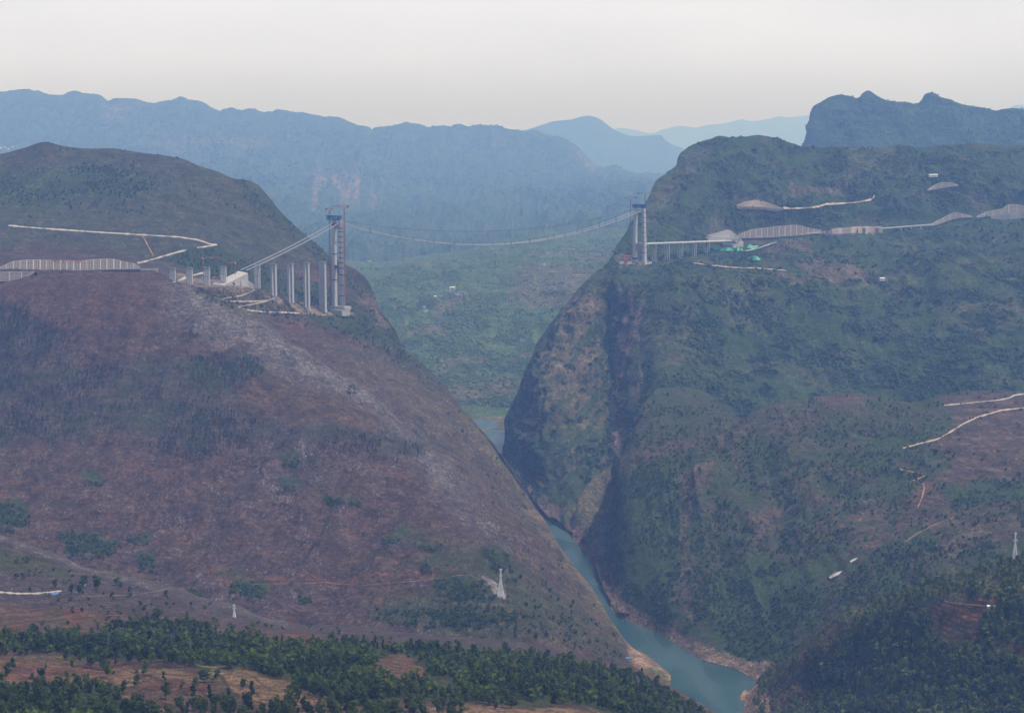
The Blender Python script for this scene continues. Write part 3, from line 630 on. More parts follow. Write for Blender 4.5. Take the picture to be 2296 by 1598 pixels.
# pale stony spur with terraces
up = smooth(1395, 1370, p.y - .10 * (p.x - 300))
p.put(up, PURP * 1.15, rock=.42, bush=.12, strat=.6)
p.put(p.line([(0, 1206), (130, 1250), (270, 1294), (400, 1324), (540, 1366), (640, 1400)], 2, 10), GREY * .48, rock=.62, bush=.02, a=.6)
p.put(p.area([(-150, 1215), (0, 1220), (60, 1245), (180, 1285), (150, 1305), (60, 1290), (-150, 1300)], 10, .6), OLIVE * .8, bush=.55, rock=.2, a=.8)
# brown rounded banks with red cuts
p.put(p.area([(130, 1440), (200, 1440), (180, 1480), (120, 1480)], 8, .4), np.array([.13, .085, .04]), bush=.05, a=.7)
for poly in ([(-150, 1415), (40, 1400), (62, 1428), (0, 1430), (-150, 1440)], [(135, 1370), (195, 1365), (190, 1400), (150, 1420)], [(440, 1388), (470, 1384), (466, 1394), (442, 1396)], [(240, 1375), (330, 1378), (320, 1384), (250, 1382)], [(640, 1420), (720, 1425), (700, 1442), (650, 1438)]):
    p.put(p.area(poly, 4, .5), ORANGE * .45, bush=.05, rock=.0, a=.65)
# terraced fields
for poly, c in (([(-150, 1490), (120, 1490), (250, 1500), (340, 1520), (330, 1540), (170, 1530), (-150, 1525)], SOIL * .95), ([(420, 1492), (640, 1500), (620, 1520), (480, 1518)], np.array([.14, .125, .05])),
                ([(250, 1520), (330, 1500), (460, 1512), (470, 1535), (330, 1540), (260, 1545)], np.array([.16, .10, .055])), ([(300, 1535), (360, 1528), (430, 1530), (480, 1548), (470, 1565), (380, 1560), (300, 1548)], SOIL * .72),
                ([(170, 1560), (300, 1560), (330, 1590), (200, 1590)], SOIL * 1.25), ([(490, 1500), (640, 1505), (760, 1560), (830, 1598), (600, 1598), (520, 1560)], np.array([.145, .095, .05])),
                ([(640, 1530), (760, 1545), (820, 1580), (860, 1620), (640, 1620)], np.array([.16, .098, .052])), ([(950, 1590), (1230, 1585), (1320, 1600), (1300, 1640), (940, 1640)], np.array([.17, .11, .062]))):
    p.put(p.area(poly, 3, .12, .5), c, bush=.03, rock=.02, strat=.2, a=.92)
for pts in ([(250, 1545), (300, 1530), (340, 1518), (420, 1515)], [(480, 1518), (500, 1530), (520, 1560), (600, 1590)], [(560, 1520), (600, 1545), (640, 1560)], [(380, 1562), (470, 1568), (540, 1580)], [(640, 1545), (700, 1570), (760, 1580)], [(300, 1505), (420, 1500), (520, 1505)], [(840, 1560), (900, 1575), (960, 1590)],
            [(560, 1550), (590, 1575), (640, 1598)], [(700, 1545), (690, 1570), (720, 1598)], [(120, 1490), (250, 1500), (360, 1530)]):
    p.put(p.line(pts, .8, 2.0), np.array([.045, .034, .022]), bush=.2, a=.85)
# woodland floor
WOOD = [[(-150, 1432), (0, 1434), (90, 1428), (200, 1425), (300, 1402), (420, 1396), (500, 1420), (600, 1440), (700, 1445), (850, 1448), (1000, 1455), (1150, 1470), (1300, 1490), (1420, 1512), (1500, 1555), (1620, 1630), (1600, 1680), (1450, 1620), (1300, 1585), (1050, 1580), (900, 1560), (800, 1590), (700, 1560), (560, 1500), (420, 1490), (230, 1486), (100, 1470), (-150, 1470)]]
p.put(p.area(WOOD[0], 8, .4), np.array([.04, .045, .02]), bush=.7, rock=0, a=.9)
p.put(p.area([(845, 1478), (900, 1472), (950, 1490), (960, 1520), (900, 1545), (840, 1520)], 3, .2), np.array([.115, .068, .042]), bush=.03, rock=.02)
p.put(p.area([(-150, 1535), (100, 1530), (220, 1545), (330, 1598), (420, 1680), (-150, 1700)], 8, .4), np.array([.035, .042, .018]), bush=.8, rock=0)
p.put(p.area([(800, 1450), (1100, 1445), (1300, 1475), (1420, 1500), (1420, 1515), (1150, 1470), (900, 1462)], 8, .5), OLIVE * .8, bush=.5, a=.7)
M_FG = terrain_mat('red_earth_fields', (.024, .040, .014), (.052, .072, .022), (.30, .26, .22), fine=.7)
FG.paint = p
FG.build(M_FG, p.col, p.m)

p = Paint(VAL, GREEN2 * 1.35, rock=.03, bush=.55, seed=8)
p.put(smooth(.1, .5, p.big), np.array([.075, .085, .04]), bush=.4, a=.5)
for poly in ([(1200, 585), (1380, 575), (1380, 600), (1290, 600)], [(1150, 625), (1330, 612), (1370, 640), (1330, 690), (1220, 700), (1150, 690)], [(880, 603), (960, 596), (950, 612), (890, 612)], [(1000, 810), (1060, 805), (1100, 800), (1090, 815), (1010, 818)],
             [(1130, 795), (1190, 800), (1190, 815), (1140, 812)], [(1000, 870), (1170, 850), (1160, 900), (1020, 900)], [(900, 760), (980, 740), (1000, 760), (920, 775)], [(960, 730), (1020, 680), (1040, 690), (990, 740)], [(980, 815), (1010, 812), (1060, 830), (1000, 835)], [(1150, 705), (1260, 690), (1300, 660), (1330, 680), (1260, 715)]):
    p.put(p.area(poly, 6, .9), np.array([.12, .105, .06]), bush=.2, strat=.7, a=.8)
p.put(p.area([(1070, 934), (1150, 930), (1150, 980), (1060, 985)], 5, .3), np.array([.16, .125, .085]), bush=.05, rock=.2)
p.put(p.area([(1075, 948), (1125, 945), (1140, 956), (1085, 958)], 4, .3), np.array([.11, .10, .055]), bush=.02, rock=.0)
M_VAL = terrain_mat('green_valley', (.028, .062, .024), (.080, .135, .045), (.35, .28, .22), fine=1.5)
VAL.paint = p
VAL.build(M_VAL, p.col, p.m)

p = Paint(FAR1, GREEN2 * .9, rock=.05, bush=.55, seed=9)
p.put(smooth(.1, .5, p.big), np.array([.08, .072, .04]), bush=.35, a=.6)
for poly in ([(230, 250), (290, 252), (280, 275), (235, 280)], [(1285, 335), (1330, 365), (1330, 385), (1290, 360)]):
    p.put(p.area(poly, 12, 1.2), np.array([.19, .14, .11]), bush=.2, rock=.5, a=.6)
p.put(p.area([(680, 400), (860, 405), (860, 475), (690, 480)], 14, 1.4) * smooth(.0, .3, fbm(np.stack([p.x / 16., p.y / 60., FAR1.P[..., 2] * 0], -1), 3, 657)), np.array([.22, .15, .12]), bush=.1, rock=.5, a=.6)
p.put(p.area([(300, 320), (600, 330), (600, 345), (400, 350)], 10, .8), np.array([.14, .12, .06]), bush=.2, a=.6)
M_FAR = terrain_mat('distant_slopes', (.020, .040, .018), (.05, .082, .03), (.35, .27, .22), fine=2.2)
FAR1.paint = p
FAR1.build(M_FAR, p.col, p.m)
for L, s in ((RR, 12), (FAR2, 13), (FAR3, 14)):
    p = Paint(L, GREEN * 1.1, rock=.04, bush=.6, seed=s)
    p.put(smooth(.1, .5, p.big), GREEN2, bush=.5, a=.6)
    L.paint = p
    L.build(M_FAR, p.col, p.m)

# water ----------------------------------------------------------------
def quad(name, x0, x1, y0, y1, z, mat, kind='structure', n=1):
    xs = np.linspace(x0, x1, n + 1); ys = np.linspace(y0, y1, n + 1)
    g = np.stack(np.meshgrid(xs, ys), -1).reshape(-1, 2)
    V = np.concatenate([g, np.full((len(g), 1), z)], 1)
    i = np.arange((n + 1) ** 2).reshape(n + 1, n + 1)
    f = np.stack([i[:-1, :-1], i[:-1, 1:], i[1:, 1:], i[1:, :-1]], -1).reshape(-1, 4)
    o = fast_mesh(name, V, f, mat); o['kind'] = kind
    return o
t = NT('reservoir_water'); q = t.pos()
n1 = t.noise(t.mapping(q, (.016, .0042, .01)), 1.0, 1, .4)
n2 = t.noise(q, .35, 3, .6)
wind = t.ramp(n1, .30, .74)                                   # wind-ruffled patches
colw = t.mix(wind, (.012, .046, .042), (.040, .082, .078))
t.bsdf(colw, t.ramp(wind, 0, 1, .16, .36), t.bump(n2, .9, .5), spec=.5)
quad('river', -1400, 1500, 1200, 8200, 0.0, t.m)
quad('ground', -95000, 95000, -3000, 98000, -60.0, plain_mat('far_ground', (.06, .08, .04), .95, .3, .004))
# ------------------------------------------------------------------ trees
def leaf_mat(name, c0, c1, c2):
    t = NT(name)
    a = t.attr('tint', 'Fac'); n = t.noise(t.pos(), .35, 3, .6)
    c = t.mix(t.ramp(a, 0, 1), c0, c1)
    c = t.mix(t.ramp(n, .5, .75), c, c2)
    b = t.bsdf(c, .75, spec=.15)
    tr = t.n('ShaderNodeBsdfTranslucent'); t.l(t.mix(1.0, c, (1.25, 1.2, .7), 'MULTIPLY'), tr.inputs[0])
    ms = t.n('ShaderNodeMixShader'); ms.inputs[0].default_value = .38
    t.l(b.outputs[0], ms.inputs[1]); t.l(tr.outputs[0], ms.inputs[2]); t.l(ms.outputs[0], t.out.inputs[0])
    return t.m
M_LEAF = leaf_mat('broad_leaves', (.024, .044, .011), (.098, .138, .022), (.11, .15, .026))
M_SCRUB = leaf_mat('hill_scrub_leaves', (.030, .056, .022), (.068, .100, .034), (.080, .112, .040))
M_VALL = leaf_mat('valley_leaves', (.048, .088, .032), (.115, .172, .056), (.13, .185, .06))
M_DRY = leaf_mat('dry_leaves', (.085, .075, .028), (.15, .125, .042), (.11, .115, .04))
M_GREYTREE = leaf_mat('grey_twigs', (.030, .028, .022), (.056, .048, .038), (.045, .046, .028))
M_BARK = plain_mat('bark', (.07, .055, .045), .9, .3, 1.5)

def crown_template(n, rad, hgt, base, lobes, leaf, rng, taper=.0):
    """n leaf clumps (quads) facing outwards on a few overlapping lobes of an uneven crown."""
    cs = []
    for i in range(lobes):
        z = base + (hgt - base) * (.18 + .74 * (i + .5) / lobes)
        f = 1 - taper * (z - base) / (hgt - base)
        a = rng.uniform(0, 6.28); r = rad * f * rng.uniform(.15, .62)
        cs.append((r * math.cos(a), r * math.sin(a), z, rad * f * rng.uniform(.42, .68)))
    V = []; Q = []
    for k in range(n):
        cx, cy, cz, r = cs[rng.integers(lobes)]
        d = rng.normal(size=3); d[2] += .25; d /= np.linalg.norm(d)
        p = np.array([cx, cy, cz]) + d * r * rng.uniform(.62, 1.08) * np.array([1, 1, .95])
        nrm = d + rng.normal(size=3) * .45; nrm /= np.linalg.norm(nrm)
        u = np.cross(nrm, rng.normal(size=3)); u /= np.linalg.norm(u); v = np.cross(nrm, u)
        s = leaf * rng.uniform(.6, 1.4)
        b = len(V)
        for x, y in ((-1, -.7), (.8, -1), (1, .8), (-.7, 1)):
            V.append(p + (u * x + v * y) * s + nrm * rng.normal() * s * .3)
        Q.append((b, b + 1, b + 2, b + 3))
    return np.array(V), np.array(Q)

def trunk_template(h, r, rng, base=0.0, limbs=3):
    V = []; Fc = []
    def tube(p0, p1, r0, r1, k=6):
        b = len(V); ax = np.array(p1) - np.array(p0); ax = ax / np.linalg.norm(ax)
        u = np.cross(ax, (1, 0, .2)); u /= np.linalg.norm(u); v = np.cross(ax, u)
        for p, rr in ((p0, r0), (p1, r1)):
            for i in range(k):
                a = 6.2832 * i / k; V.append(np.array(p) + (u * math.cos(a) + v * math.sin(a)) * rr)
        for i in range(k): Fc.append((b + i, b + (i + 1) % k, b + k + (i + 1) % k, b + k + i))
    tube((0, 0, -.8), (.1 * r, 0, h * .45), r, r * .75); tube((.1 * r, 0, h * .45), (r * .6, r * .3, h * .82), r * .75, r * .3)
    for i in range(limbs):
        a = rng.uniform(0, 6.28); z = h * rng.uniform(.35, .6)
        tube((0, 0, z), (h * .2 * math.cos(a), h * .2 * math.sin(a), z + h * .2), r * .4, r * .15, 5)
    return np.array(V), np.array(Fc)

def blob_template(rng, k=2):
    """small far crown: k rough faceted clumps."""
    base = [(0, 0, 1)] + [(math.cos(a) * .9, math.sin(a) * .9, .45) for a in np.arange(5) * 1.2566] + [(math.cos(a) * .9, math.sin(a) * .9, -.45) for a in np.arange(5) * 1.2566 + .63]
    Fb = [(0, 1 + i, 1 + (i + 1) % 5) for i in range(5)] + [(1 + i, 6 + i, 1 + (i + 1) % 5) for i in range(5)] + [(6 + i, 6 + (i + 1) % 5, 1 + (i + 1) % 5) for i in range(5)]
    V = []; Fc = []
    for j in range(k):
        o = rng.normal(size=3) * (.38, .38, .18) * (j > 0); s = rng.uniform(.55, .8) if j else .8
        b = len(V)
        for p in base: V.append(np.array(p) * s * rng.uniform(.7, 1.25) * np.array([.62, .62, .5]) + o + np.array([0, 0, .5]))
        Fc += [(a + b, c + b, d + b) for a, c, d in Fb]
    V = np.array(V); V[:, 2] = np.maximum(V[:, 2], -.1)
    return V, np.array(Fc)

rg = np.random.default_rng(5)
T_MID = [crown_template(64, .36, 1.0, .12, 4, .085, rg) for _ in range(5)] + [crown_template(56, .25, 1.0, .1, 4, .075, rg, .5) for _ in range(2)]
T_SML = [crown_template(26, .40, 1.0, .05, 3, .13, rg) for _ in range(5)]
T_THIN = [crown_template(20, .17, 1.0, .12, 4, .075, rg, .5) for _ in range(4)]
T_BLOB = [blob_template(rg, 2) for _ in range(6)]

def forest(name, pos, hgt, templates, mat, label=None, wide=1.0, tint=None, kind='stuff', cat=None):
    pos = np.asarray(pos); n = len(pos)
    if n == 0: return None
    which = RNG.integers(len(templates), size=n)
    VV = []; FF = []; TT = []; base = 0
    tint = RNG.uniform(0, 1, n) if tint is None else tint
    for k, (tv, tf) in enumerate(templates):
        sel = np.where(which == k)[0]
        if not len(sel): continue
        a = RNG.uniform(0, 6.283, len(sel)); h = hgt[sel]
        w = h * wide * RNG.uniform(.8, 1.25, len(sel))
        c, s = np.cos(a), np.sin(a)
        x = tv[None, :, 0] * w[:, None]; y = tv[None, :, 1] * w[:, None]; z = tv[None, :, 2] * h[:, None]
        P = np.stack([x * c[:, None] - y * s[:, None], x * s[:, None] + y * c[:, None], z], -1) + pos[sel][:, None, :]
        m = len(tv)
        VV.append(P.reshape(-1, 3)); FF.append((tf[None] + (np.arange(len(sel)) * m)[:, None, None]).reshape(-1, tf.shape[1]) + base)
        TT.append(np.repeat(tint[sel], m)); base += len(sel) * m
    o = fast_mesh(name, np.concatenate(VV), np.concatenate(FF), mat, {'tint': np.concatenate(TT)})
    return tag(o, label, cat, kind=kind)

def scatter(L, poly, sx, sy, prob=None, usebush=0.0, clump=None, seed=0, avoid=()):
    """points of the sheet L inside the outline poly; spacing sx, sy on the survey grid."""
    q = np.array(poly, float); rng = np.random.default_rng(1000 + seed)
    xs = np.arange(q[:, 0].min(), q[:, 0].max(), sx); ys = np.arange(q[:, 1].min(), q[:, 1].max(), sy)
    X, Y = np.meshgrid(xs, ys); X = (X + rng.uniform(-.5, .5, X.shape) * sx).ravel(); Y = (Y + rng.uniform(-.5, .5, Y.shape) * sy).ravel()
    k = poly_sd(X, Y, poly) + rng.normal(size=X.shape) * 3 > 0
    X, Y = X[k], Y[k]
    for av in avoid:
        k = (poly_sd(X, Y, av[0]) < 0) if av[1] == 'p' else (line_d(X, Y, av[0]) > av[1])
        X, Y = X[k], Y[k]
    P = L.at(X, Y); k = ~np.isnan(P[:, 0]) & (P[:, 2] > 14)
    X, Y, P = X[k], Y[k], P[k]
    pr = np.full(len(X), 1.0 if prob is None else prob)
    if usebush:
        j = np.clip(((X - L.xs[0]) / (L.xs[1] - L.xs[0])).astype(int), 0, len(L.xs) - 1)
        i = np.abs(L.py[:L.nrow_front, j] - Y[None]).argmin(0)
        b = L.paint.m[i, j, 1]
        pr = pr * smooth(.08, usebush, b)
    if clump:
        pr = pr * smooth(-clump[1], clump[1], fbm(P / clump[0], 3, 900 + seed) + clump[2])
    k = rng.uniform(size=len(X)) < pr
    return P[k], X[k], Y[k]

def U(a, b, n): return RNG.uniform(a, b, n)

# --- right hill, its slopes and the valley: countless small crowns
P, X, Y = scatter(RA, [(1140, 960), (1200, 800), (1400, 520), (1480, 395), (1540, 330), (1610, 306), (2770, 320), (2770, 1060), (1400, 1060), (1300, 1150), (1200, 1100)], 6.2, 4.4, .9, .75, (75., .2, .0), 1, [([(1240, 700), (1370, 640), (1375, 960), (1290, 1010), (1190, 1000), (1185, 860)], 'p')])
Pg, _, _ = scatter(RA, [(1240, 700), (1370, 640), (1375, 960), (1290, 1010), (1190, 1000), (1185, 860)], 7, 5.5, .3, 0, (60., .25, -.05), 51)
P = np.concatenate([P, Pg])
forest('forest', P - [0, 0, 1.0], 4.5 + 11 * RNG.beta(1.4, 2.6, len(P)), T_BLOB, M_SCRUB, 'dense green forest over the hill behind the right bridge tower', 1.15, tint=np.clip(.5 + 1.5 * fbm(P / 190., 4, 71) + RNG.normal(size=len(P)) * .22, 0, 1), cat='forest')
P, X, Y = scatter(RB, [(1366, 1340), (1372, 1200), (1395, 1020), (1440, 900), (1500, 860), (1640, 910), (1800, 890), (2770, 870), (2770, 1300), (1900, 1400), (1700, 1530), (1560, 1460), (1400, 1390)], 7.4, 5.4, .95, .9, (75., .3, .05), 2)
forest('scrub', P - [0, 0, .6], 3.5 + 8 * RNG.beta(1.5, 2.6, len(P)), T_SML, M_SCRUB, 'green scrub scattered over the brown right bank slope', 1.25, tint=np.clip(.42 + .8 * fbm(P / 110., 3, 72) + RNG.normal(size=len(P)) * .25, 0, 1), cat='scrub')
P, X, Y = scatter(VAL, [(800, 600), (900, 585), (1000, 568), (1100, 545), (1210, 515), (1300, 522), (1440, 500), (1440, 700), (1180, 930), (1060, 930), (900, 800)], 5.2, 3.2, .9, .6, (130., .3, .12), 3)
forest('woods', P - [0, 0, 1.5], 5 + 9 * RNG.beta(1.4, 2.4, len(P)), T_BLOB, M_VALL, 'hazy green woods on the valley hills beyond the gorge', 1.3, tint=np.clip(.6 + .8 * fbm(P / 200., 3, 73) + RNG.normal(size=len(P)) * .2, 0, 1), cat='woods')
P, X, Y = scatter(FAR1, [(-470, 205), (240, 225), (600, 245), (830, 285), (1100, 280), (1300, 335), (1440, 390), (1440, 480), (1000, 420), (600, 420), (-470, 420)], 6.0, 3.4, .8, .7, (150., .3, .1), 4)
forest('ridge_woods', P - [0, 0, 3], U(14, 28, len(P)), T_BLOB, M_SCRUB, 'blue hazy woods along the long far ridge', 1.3, cat='woods')
P, X, Y = scatter(RR, [(1795, 345), (1820, 230), (1880, 208), (1950, 200), (2090, 203), (2296, 243), (2770, 255), (2770, 345)], 5.4, 3.6, .9, 0, (120., .35, .2), 5)
forest('mountain_woods', P - [0, 0, 2], U(7, 13, len(P)), T_BLOB, M_SCRUB, 'blue green woods covering the rear right mountain', 1.3, cat='woods')

# --- left hill: thin grey wood, scrub of the gorge edge, woods above the yard
DARKW = [(-470, 690), (40, 690), (165, 760), (110, 800), (200, 825), (440, 800), (565, 805), (592, 850), (480, 905), (560, 935), (650, 960), (860, 980), (960, 1010), (900, 1040), (740, 1010), (640, 1000), (520, 1010), (440, 1040), (280, 990), (120, 1000), (-470, 1010)]
P, X, Y = scatter(LEFT, DARKW, 6.5, 6.0, .8, 0, (85., .3, .02), 6)
P2, X2, Y2 = scatter(LEFT, [(435, 795), (585, 805), (590, 850), (500, 868), (430, 850)], 5.5, 5, .8, 0, (50., .35, .1), 7)
P3, _, _ = scatter(LEFT, [(720, 985), (850, 980), (960, 1010), (900, 1045), (760, 1020)], 7, 6, .7, 0, (45., .3, .05), 8)
P4, _, _ = scatter(LEFT, [(0, 690), (40, 700), (30, 720), (100, 730), (165, 720), (190, 770), (110, 785), (60, 750), (0, 760)], 7, 5, .5, 0, None, 9)
P = np.concatenate([P, P2, P3, P4])
forest('thin_woods', P - [0, 0, .5], 6 + 11 * RNG.beta(1.5, 2.2, len(P)), T_THIN, M_GREYTREE, 'thin grey dry woods in a band across the left hill', .95, cat='woods')
P, X, Y = scatter(LEFT, [(690, 705), (800, 712), (850, 700), (900, 778), (1010, 880), (1110, 1000), (1225, 1170), (1420, 1450), (1400, 1480), (1200, 1460), (860, 1420), (820, 1370), (1000, 1300), (1150, 1260), (1000, 960), (880, 830), (760, 750)], 8.5, 6.0, .6, .8, (60., .3, .0), 10)
A, _, _ = scatter(LEFT, [(-470, 400), (60, 395), (200, 368), (345, 390), (360, 425), (230, 455), (100, 465), (-470, 475)], 6.5, 4.2, .85, 0, (110., .3, .1), 11)
B, _, _ = scatter(LEFT, [(380, 580), (470, 555), (560, 590), (720, 640), (850, 715), (800, 712), (700, 690), (600, 655), (420, 612)], 6.5, 4.2, .85, 0, (70., .3, .15), 12)
C_, _, _ = scatter(LEFT, [(540, 405), (640, 480), (760, 590), (850, 690), (1000, 868), (960, 870), (850, 740), (740, 600), (620, 520), (550, 450)], 7, 5, .7, 0, (90., .3, .05), 13)
D_, _, _ = scatter(LEFT, [(690, 705), (800, 712), (870, 750), (940, 830), (880, 810), (760, 748), (640, 722), (500, 690), (440, 655), (520, 668), (640, 700)], 6.5, 4.5, .7, 0, (60., .3, .1), 14)
E_, _, _ = scatter(LEFT, [(-470, 340), (100, 312), (350, 338), (540, 395), (640, 470), (560, 470), (300, 480), (-470, 500)], 11, 8, .5, 0, (60., .3, -.05), 15)
P = np.concatenate([P, A, B, C_, D_, E_])
forest('hill_scrub', P - [0, 0, .6], U(4, 10, len(P)), T_SML, M_SCRUB, 'green scrub on the left mountain and along its gorge edge', 1.1, tint=np.clip(.35 + .7 * fbm(P / 110., 3, 74) + RNG.normal(size=len(P)) * .25, 0, 1), cat='scrub')
PATCH = [[(635, 1037), (668, 1032), (672, 1046), (640, 1052)], [(190, 1088), (215, 1078), (240, 1086), (220, 1093)], [(640, 1096), (670, 1090), (668, 1102), (645, 1106)], [(725, 1120), (760, 1118), (780, 1130), (740, 1136)],
         [(785, 1126), (810, 1124), (808, 1138), (790, 1138)], [(860, 1212), (898, 1210), (895, 1220), (866, 1221)], [(940, 1222), (990, 1226), (1000, 1240), (960, 1238)], [(-100, 1140), (40, 1130), (75, 1170), (20, 1200), (-100, 1200)],
         [(135, 1198), (165, 1190), (210, 1200), (275, 1225), (240, 1258), (150, 1252)], [(285, 1208), (330, 1205), (335, 1225), (295, 1226)], [(305, 1250), (345, 1248), (350, 1285), (315, 1285)], [(500, 1312), (560, 1305), (600, 1325), (590, 1345), (530, 1335)],
         [(985, 1310), (1060, 1315), (1090, 1340), (1040, 1352), (990, 1335)], [(1075, 1235), (1130, 1245), (1150, 1290), (1110, 1280)], [(660, 1325), (690, 1330), (700, 1350), (680, 1356)], [(940, 1268), (965, 1265), (970, 1290), (950, 1290)], [(765, 868), (785, 866), (790, 884), (770, 886)],
         [(860, 1375), (1000, 1370), (1120, 1360), (1180, 1380), (1130, 1400), (980, 1410), (870, 1400)], [(400, 1330), (440, 1322), (460, 1345), (420, 1352)]]
pp = [scatter(LEFT, q, 4.0, 3.0, .95, 0, (16., .3, .12), 20 + i)[0] for i, q in enumerate(PATCH)]
P = np.concatenate(pp)
forest('shrubs', P - [0, 0, .4], U(2.5, 7, len(P)), T_SML, M_LEAF, 'dark green shrubs in small thickets on the stony left hill', 1.3, cat='shrubs')

# --- near woods: the largest trees one by one, the rest as the wood they stand in
WOODP = WOOD[0]
CLEAR = [([(845, 1478), (900, 1472), (950, 1490), (960, 1520), (900, 1545), (840, 1520)], 'p')]
P, X, Y = scatter(FG, WOODP, 9.5, 5.2, .95, 0, (38., .22, .2), 40, CLEAR)
P2, X2, Y2 = scatter(FG, [(-470, 1530), (60, 1528), (140, 1530), (230, 1548), (290, 1580), (330, 1600), (430, 1640), (430, 1700), (-470, 1700)], 13, 8, .95, 0, (30., .2, .12), 41)
P3, X3, Y3 = scatter(FG, [(400, 1582), (640, 1590), (900, 1598), (1050, 1592), (1050, 1640), (400, 1640)], 16, 9, .55, 0, None, 42)
P4, X4, Y4 = scatter(FG, [(-470, 1380), (120, 1380), (300, 1345), (640, 1400), (1000, 1432), (1300, 1475), (1440, 1510), (1300, 1490), (1000, 1455), (640, 1440), (300, 1400), (120, 1430), (-470, 1440)], 15, 8, .5, 0, (60., .3, -.05), 43)
P5, X5, Y5 = scatter(FG, [(-470, 1215), (0, 1222), (60, 1248), (190, 1290), (150, 1312), (60, 1300), (-470, 1310)], 10, 6, .55, 0, (40., .3, .0), 44)
P6, X6, Y6 = scatter(FG, [(110, 1298), (260, 1310), (420, 1330), (520, 1360), (380, 1385), (150, 1370), (0, 1340)], 24, 12, .35, 0, None, 45)
P7, X7, Y7 = scatter(FG, [(-470, 1480), (330, 1500), (480, 1520), (640, 1540), (800, 1590), (560, 1600), (300, 1560), (-470, 1530)], 34, 14, .28, 0, None, 46)
NEAR = np.concatenate([P, P2, P3, P7]); 
MIDT = np.concatenate([P4, P5, P6])
FIELD = [([(2063, 1370), (2100, 1340), (2160, 1332), (2240, 1340), (2232, 1368), (2196, 1392), (2205, 1462), (2160, 1462), (2100, 1445), (2085, 1400)], 'p'), ([(2222, 1432), (2320, 1455), (2320, 1500), (2250, 1475)], 'p')]
R1, RX, RY = scatter(RC, [(1690, 1600), (1700, 1520), (1760, 1478), (1850, 1402), (1950, 1356), (2000, 1338), (2100, 1302), (2200, 1276), (2296, 1250), (2770, 1225), (2770, 1690), (1690, 1690)], 12.5, 7.6, .95, 0, (40., .22, .36), 47, FIELD)
dryw = smooth(14, -10, np.abs(poly_sd(RX, RY, [(1730, 1520), (1860, 1395), (1890, 1385), (1900, 1430), (1840, 1560), (1760, 1600), (1720, 1598)])) * np.sign(-poly_sd(RX, RY, [(1730, 1520), (1860, 1395), (1890, 1385), (1900, 1430), (1840, 1560), (1760, 1600), (1720, 1598)])))
isdry = (RNG.uniform(size=len(R1)) < dryw * .75) | (RNG.uniform(size=len(R1)) < .10)
RG_, RD_ = R1[~isdry], R1[isdry]

# named trees: the three hundred that show largest
def inframe(P, h=12):
    x, y = project(P + np.array([0, 0, h])); x2, y2 = project(P)
    return (x2 > 4) & (x2 < 2290) & (y < 1590) & (y2 < 1640)
cand = np.concatenate([NEAR, RG_]); src = np.concatenate([np.zeros(len(NEAR)), np.ones(len(RG_))])
dist = np.where(inframe(cand), np.linalg.norm(cand - [0, 0, HCAM], axis=1), 1e9)
order = np.argsort(dist)[:272]
pick = np.zeros(len(cand), bool); pick[order] = True
pick &= dist < 1e8
near_rest = cand[(~pick) & (src == 0)]; rc_rest = cand[(~pick) & (src == 1)]
tk = lambda P, s: np.clip(.45 + 1.0 * fbm(P / 70., 3, s) + RNG.normal(size=len(P)) * .3, 0, 1)
forest('woodland', near_rest - [0, 0, .5], 8 + 11 * RNG.beta(1.6, 2.2, len(near_rest)) + 2 * fbm(near_rest / 30., 2, 91), T_MID, M_LEAF, 'dark green broadleaf woodland between the red fields and the stony hill', 1.0, tint=tk(near_rest, 75), cat='woodland')
M_LEAF2 = leaf_mat('hill_leaves', (.060, .092, .026), (.125, .165, .042), (.14, .18, .045))
forest('hill_woodland', rc_rest - [0, 0, .5], 9 + 12 * RNG.beta(1.6, 2.2, len(rc_rest)) + 2 * fbm(rc_rest / 30., 2, 92), T_MID, M_LEAF2, 'dark green woodland on the near hill right of the river', 1.0, tint=tk(rc_rest, 76), cat='woodland')
forest('dry_woodland', RD_ - [0, 0, .5], U(8, 13, len(RD_)), T_MID, M_DRY, 'yellowish dry trees on the river edge of the near right hill', 1.0, cat='woodland')
forest('bank_scrub', MIDT - [0, 0, .4], U(4, 9, len(MIDT)), T_SML, M_LEAF, 'green scrub on the brown banks above the woodland', 1.2, cat='scrub')

M_LEAFS = [leaf_mat('tree_leaves_a', (.034, .058, .015), (.068, .096, .022), (.095, .130, .030)), leaf_mat('tree_leaves_b', (.056, .084, .020), (.096, .125, .030), (.115, .14, .034)), leaf_mat('tree_leaves_c', (.022, .042, .015), (.042, .068, .022), (.060, .092, .028))]
PROTO = []
for i in range(9):
    slim = i % 3 == 2
    cv, cf = crown_template(330, .22 if slim else .36, 1.0, .1 if slim else .16, 6, .042, rg, .45 if slim else .15)
    tv, tf = trunk_template(1.0, .022, rg)
    cm = fast_mesh('crown', cv, cf, M_LEAFS[i % 3], {'tint': np.repeat(rg.uniform(0, 1, len(cf)), 4)})
    tm = fast_mesh('trunk', tv, tf, M_BARK)
    PROTO.append((cm.data, tm.data))
    for o in (cm, tm): bpy.data.objects.remove(o)
def tree(pos, h, wide, k, label, group=None, name='broadleaf_tree'):
    r = empty(name, pos); cm, tm = PROTO[k]
    for nm, me in (('crown', cm), ('trunk', tm)):
        o = bpy.data.objects.new(nm, me); COL.objects.link(o); o.parent = r
        o.scale = (h * wide, h * wide, h); o.rotation_euler = (0, 0, RNG.uniform(0, 6.28))
    return tag(r, label, 'tree', group)
def field_tree(x, y, hpx, k, label, wide=.9, L=FG):
    p = L.at1(x, y); h = hpx / F * p[1]
    return tree(p, h, wide, k, label)
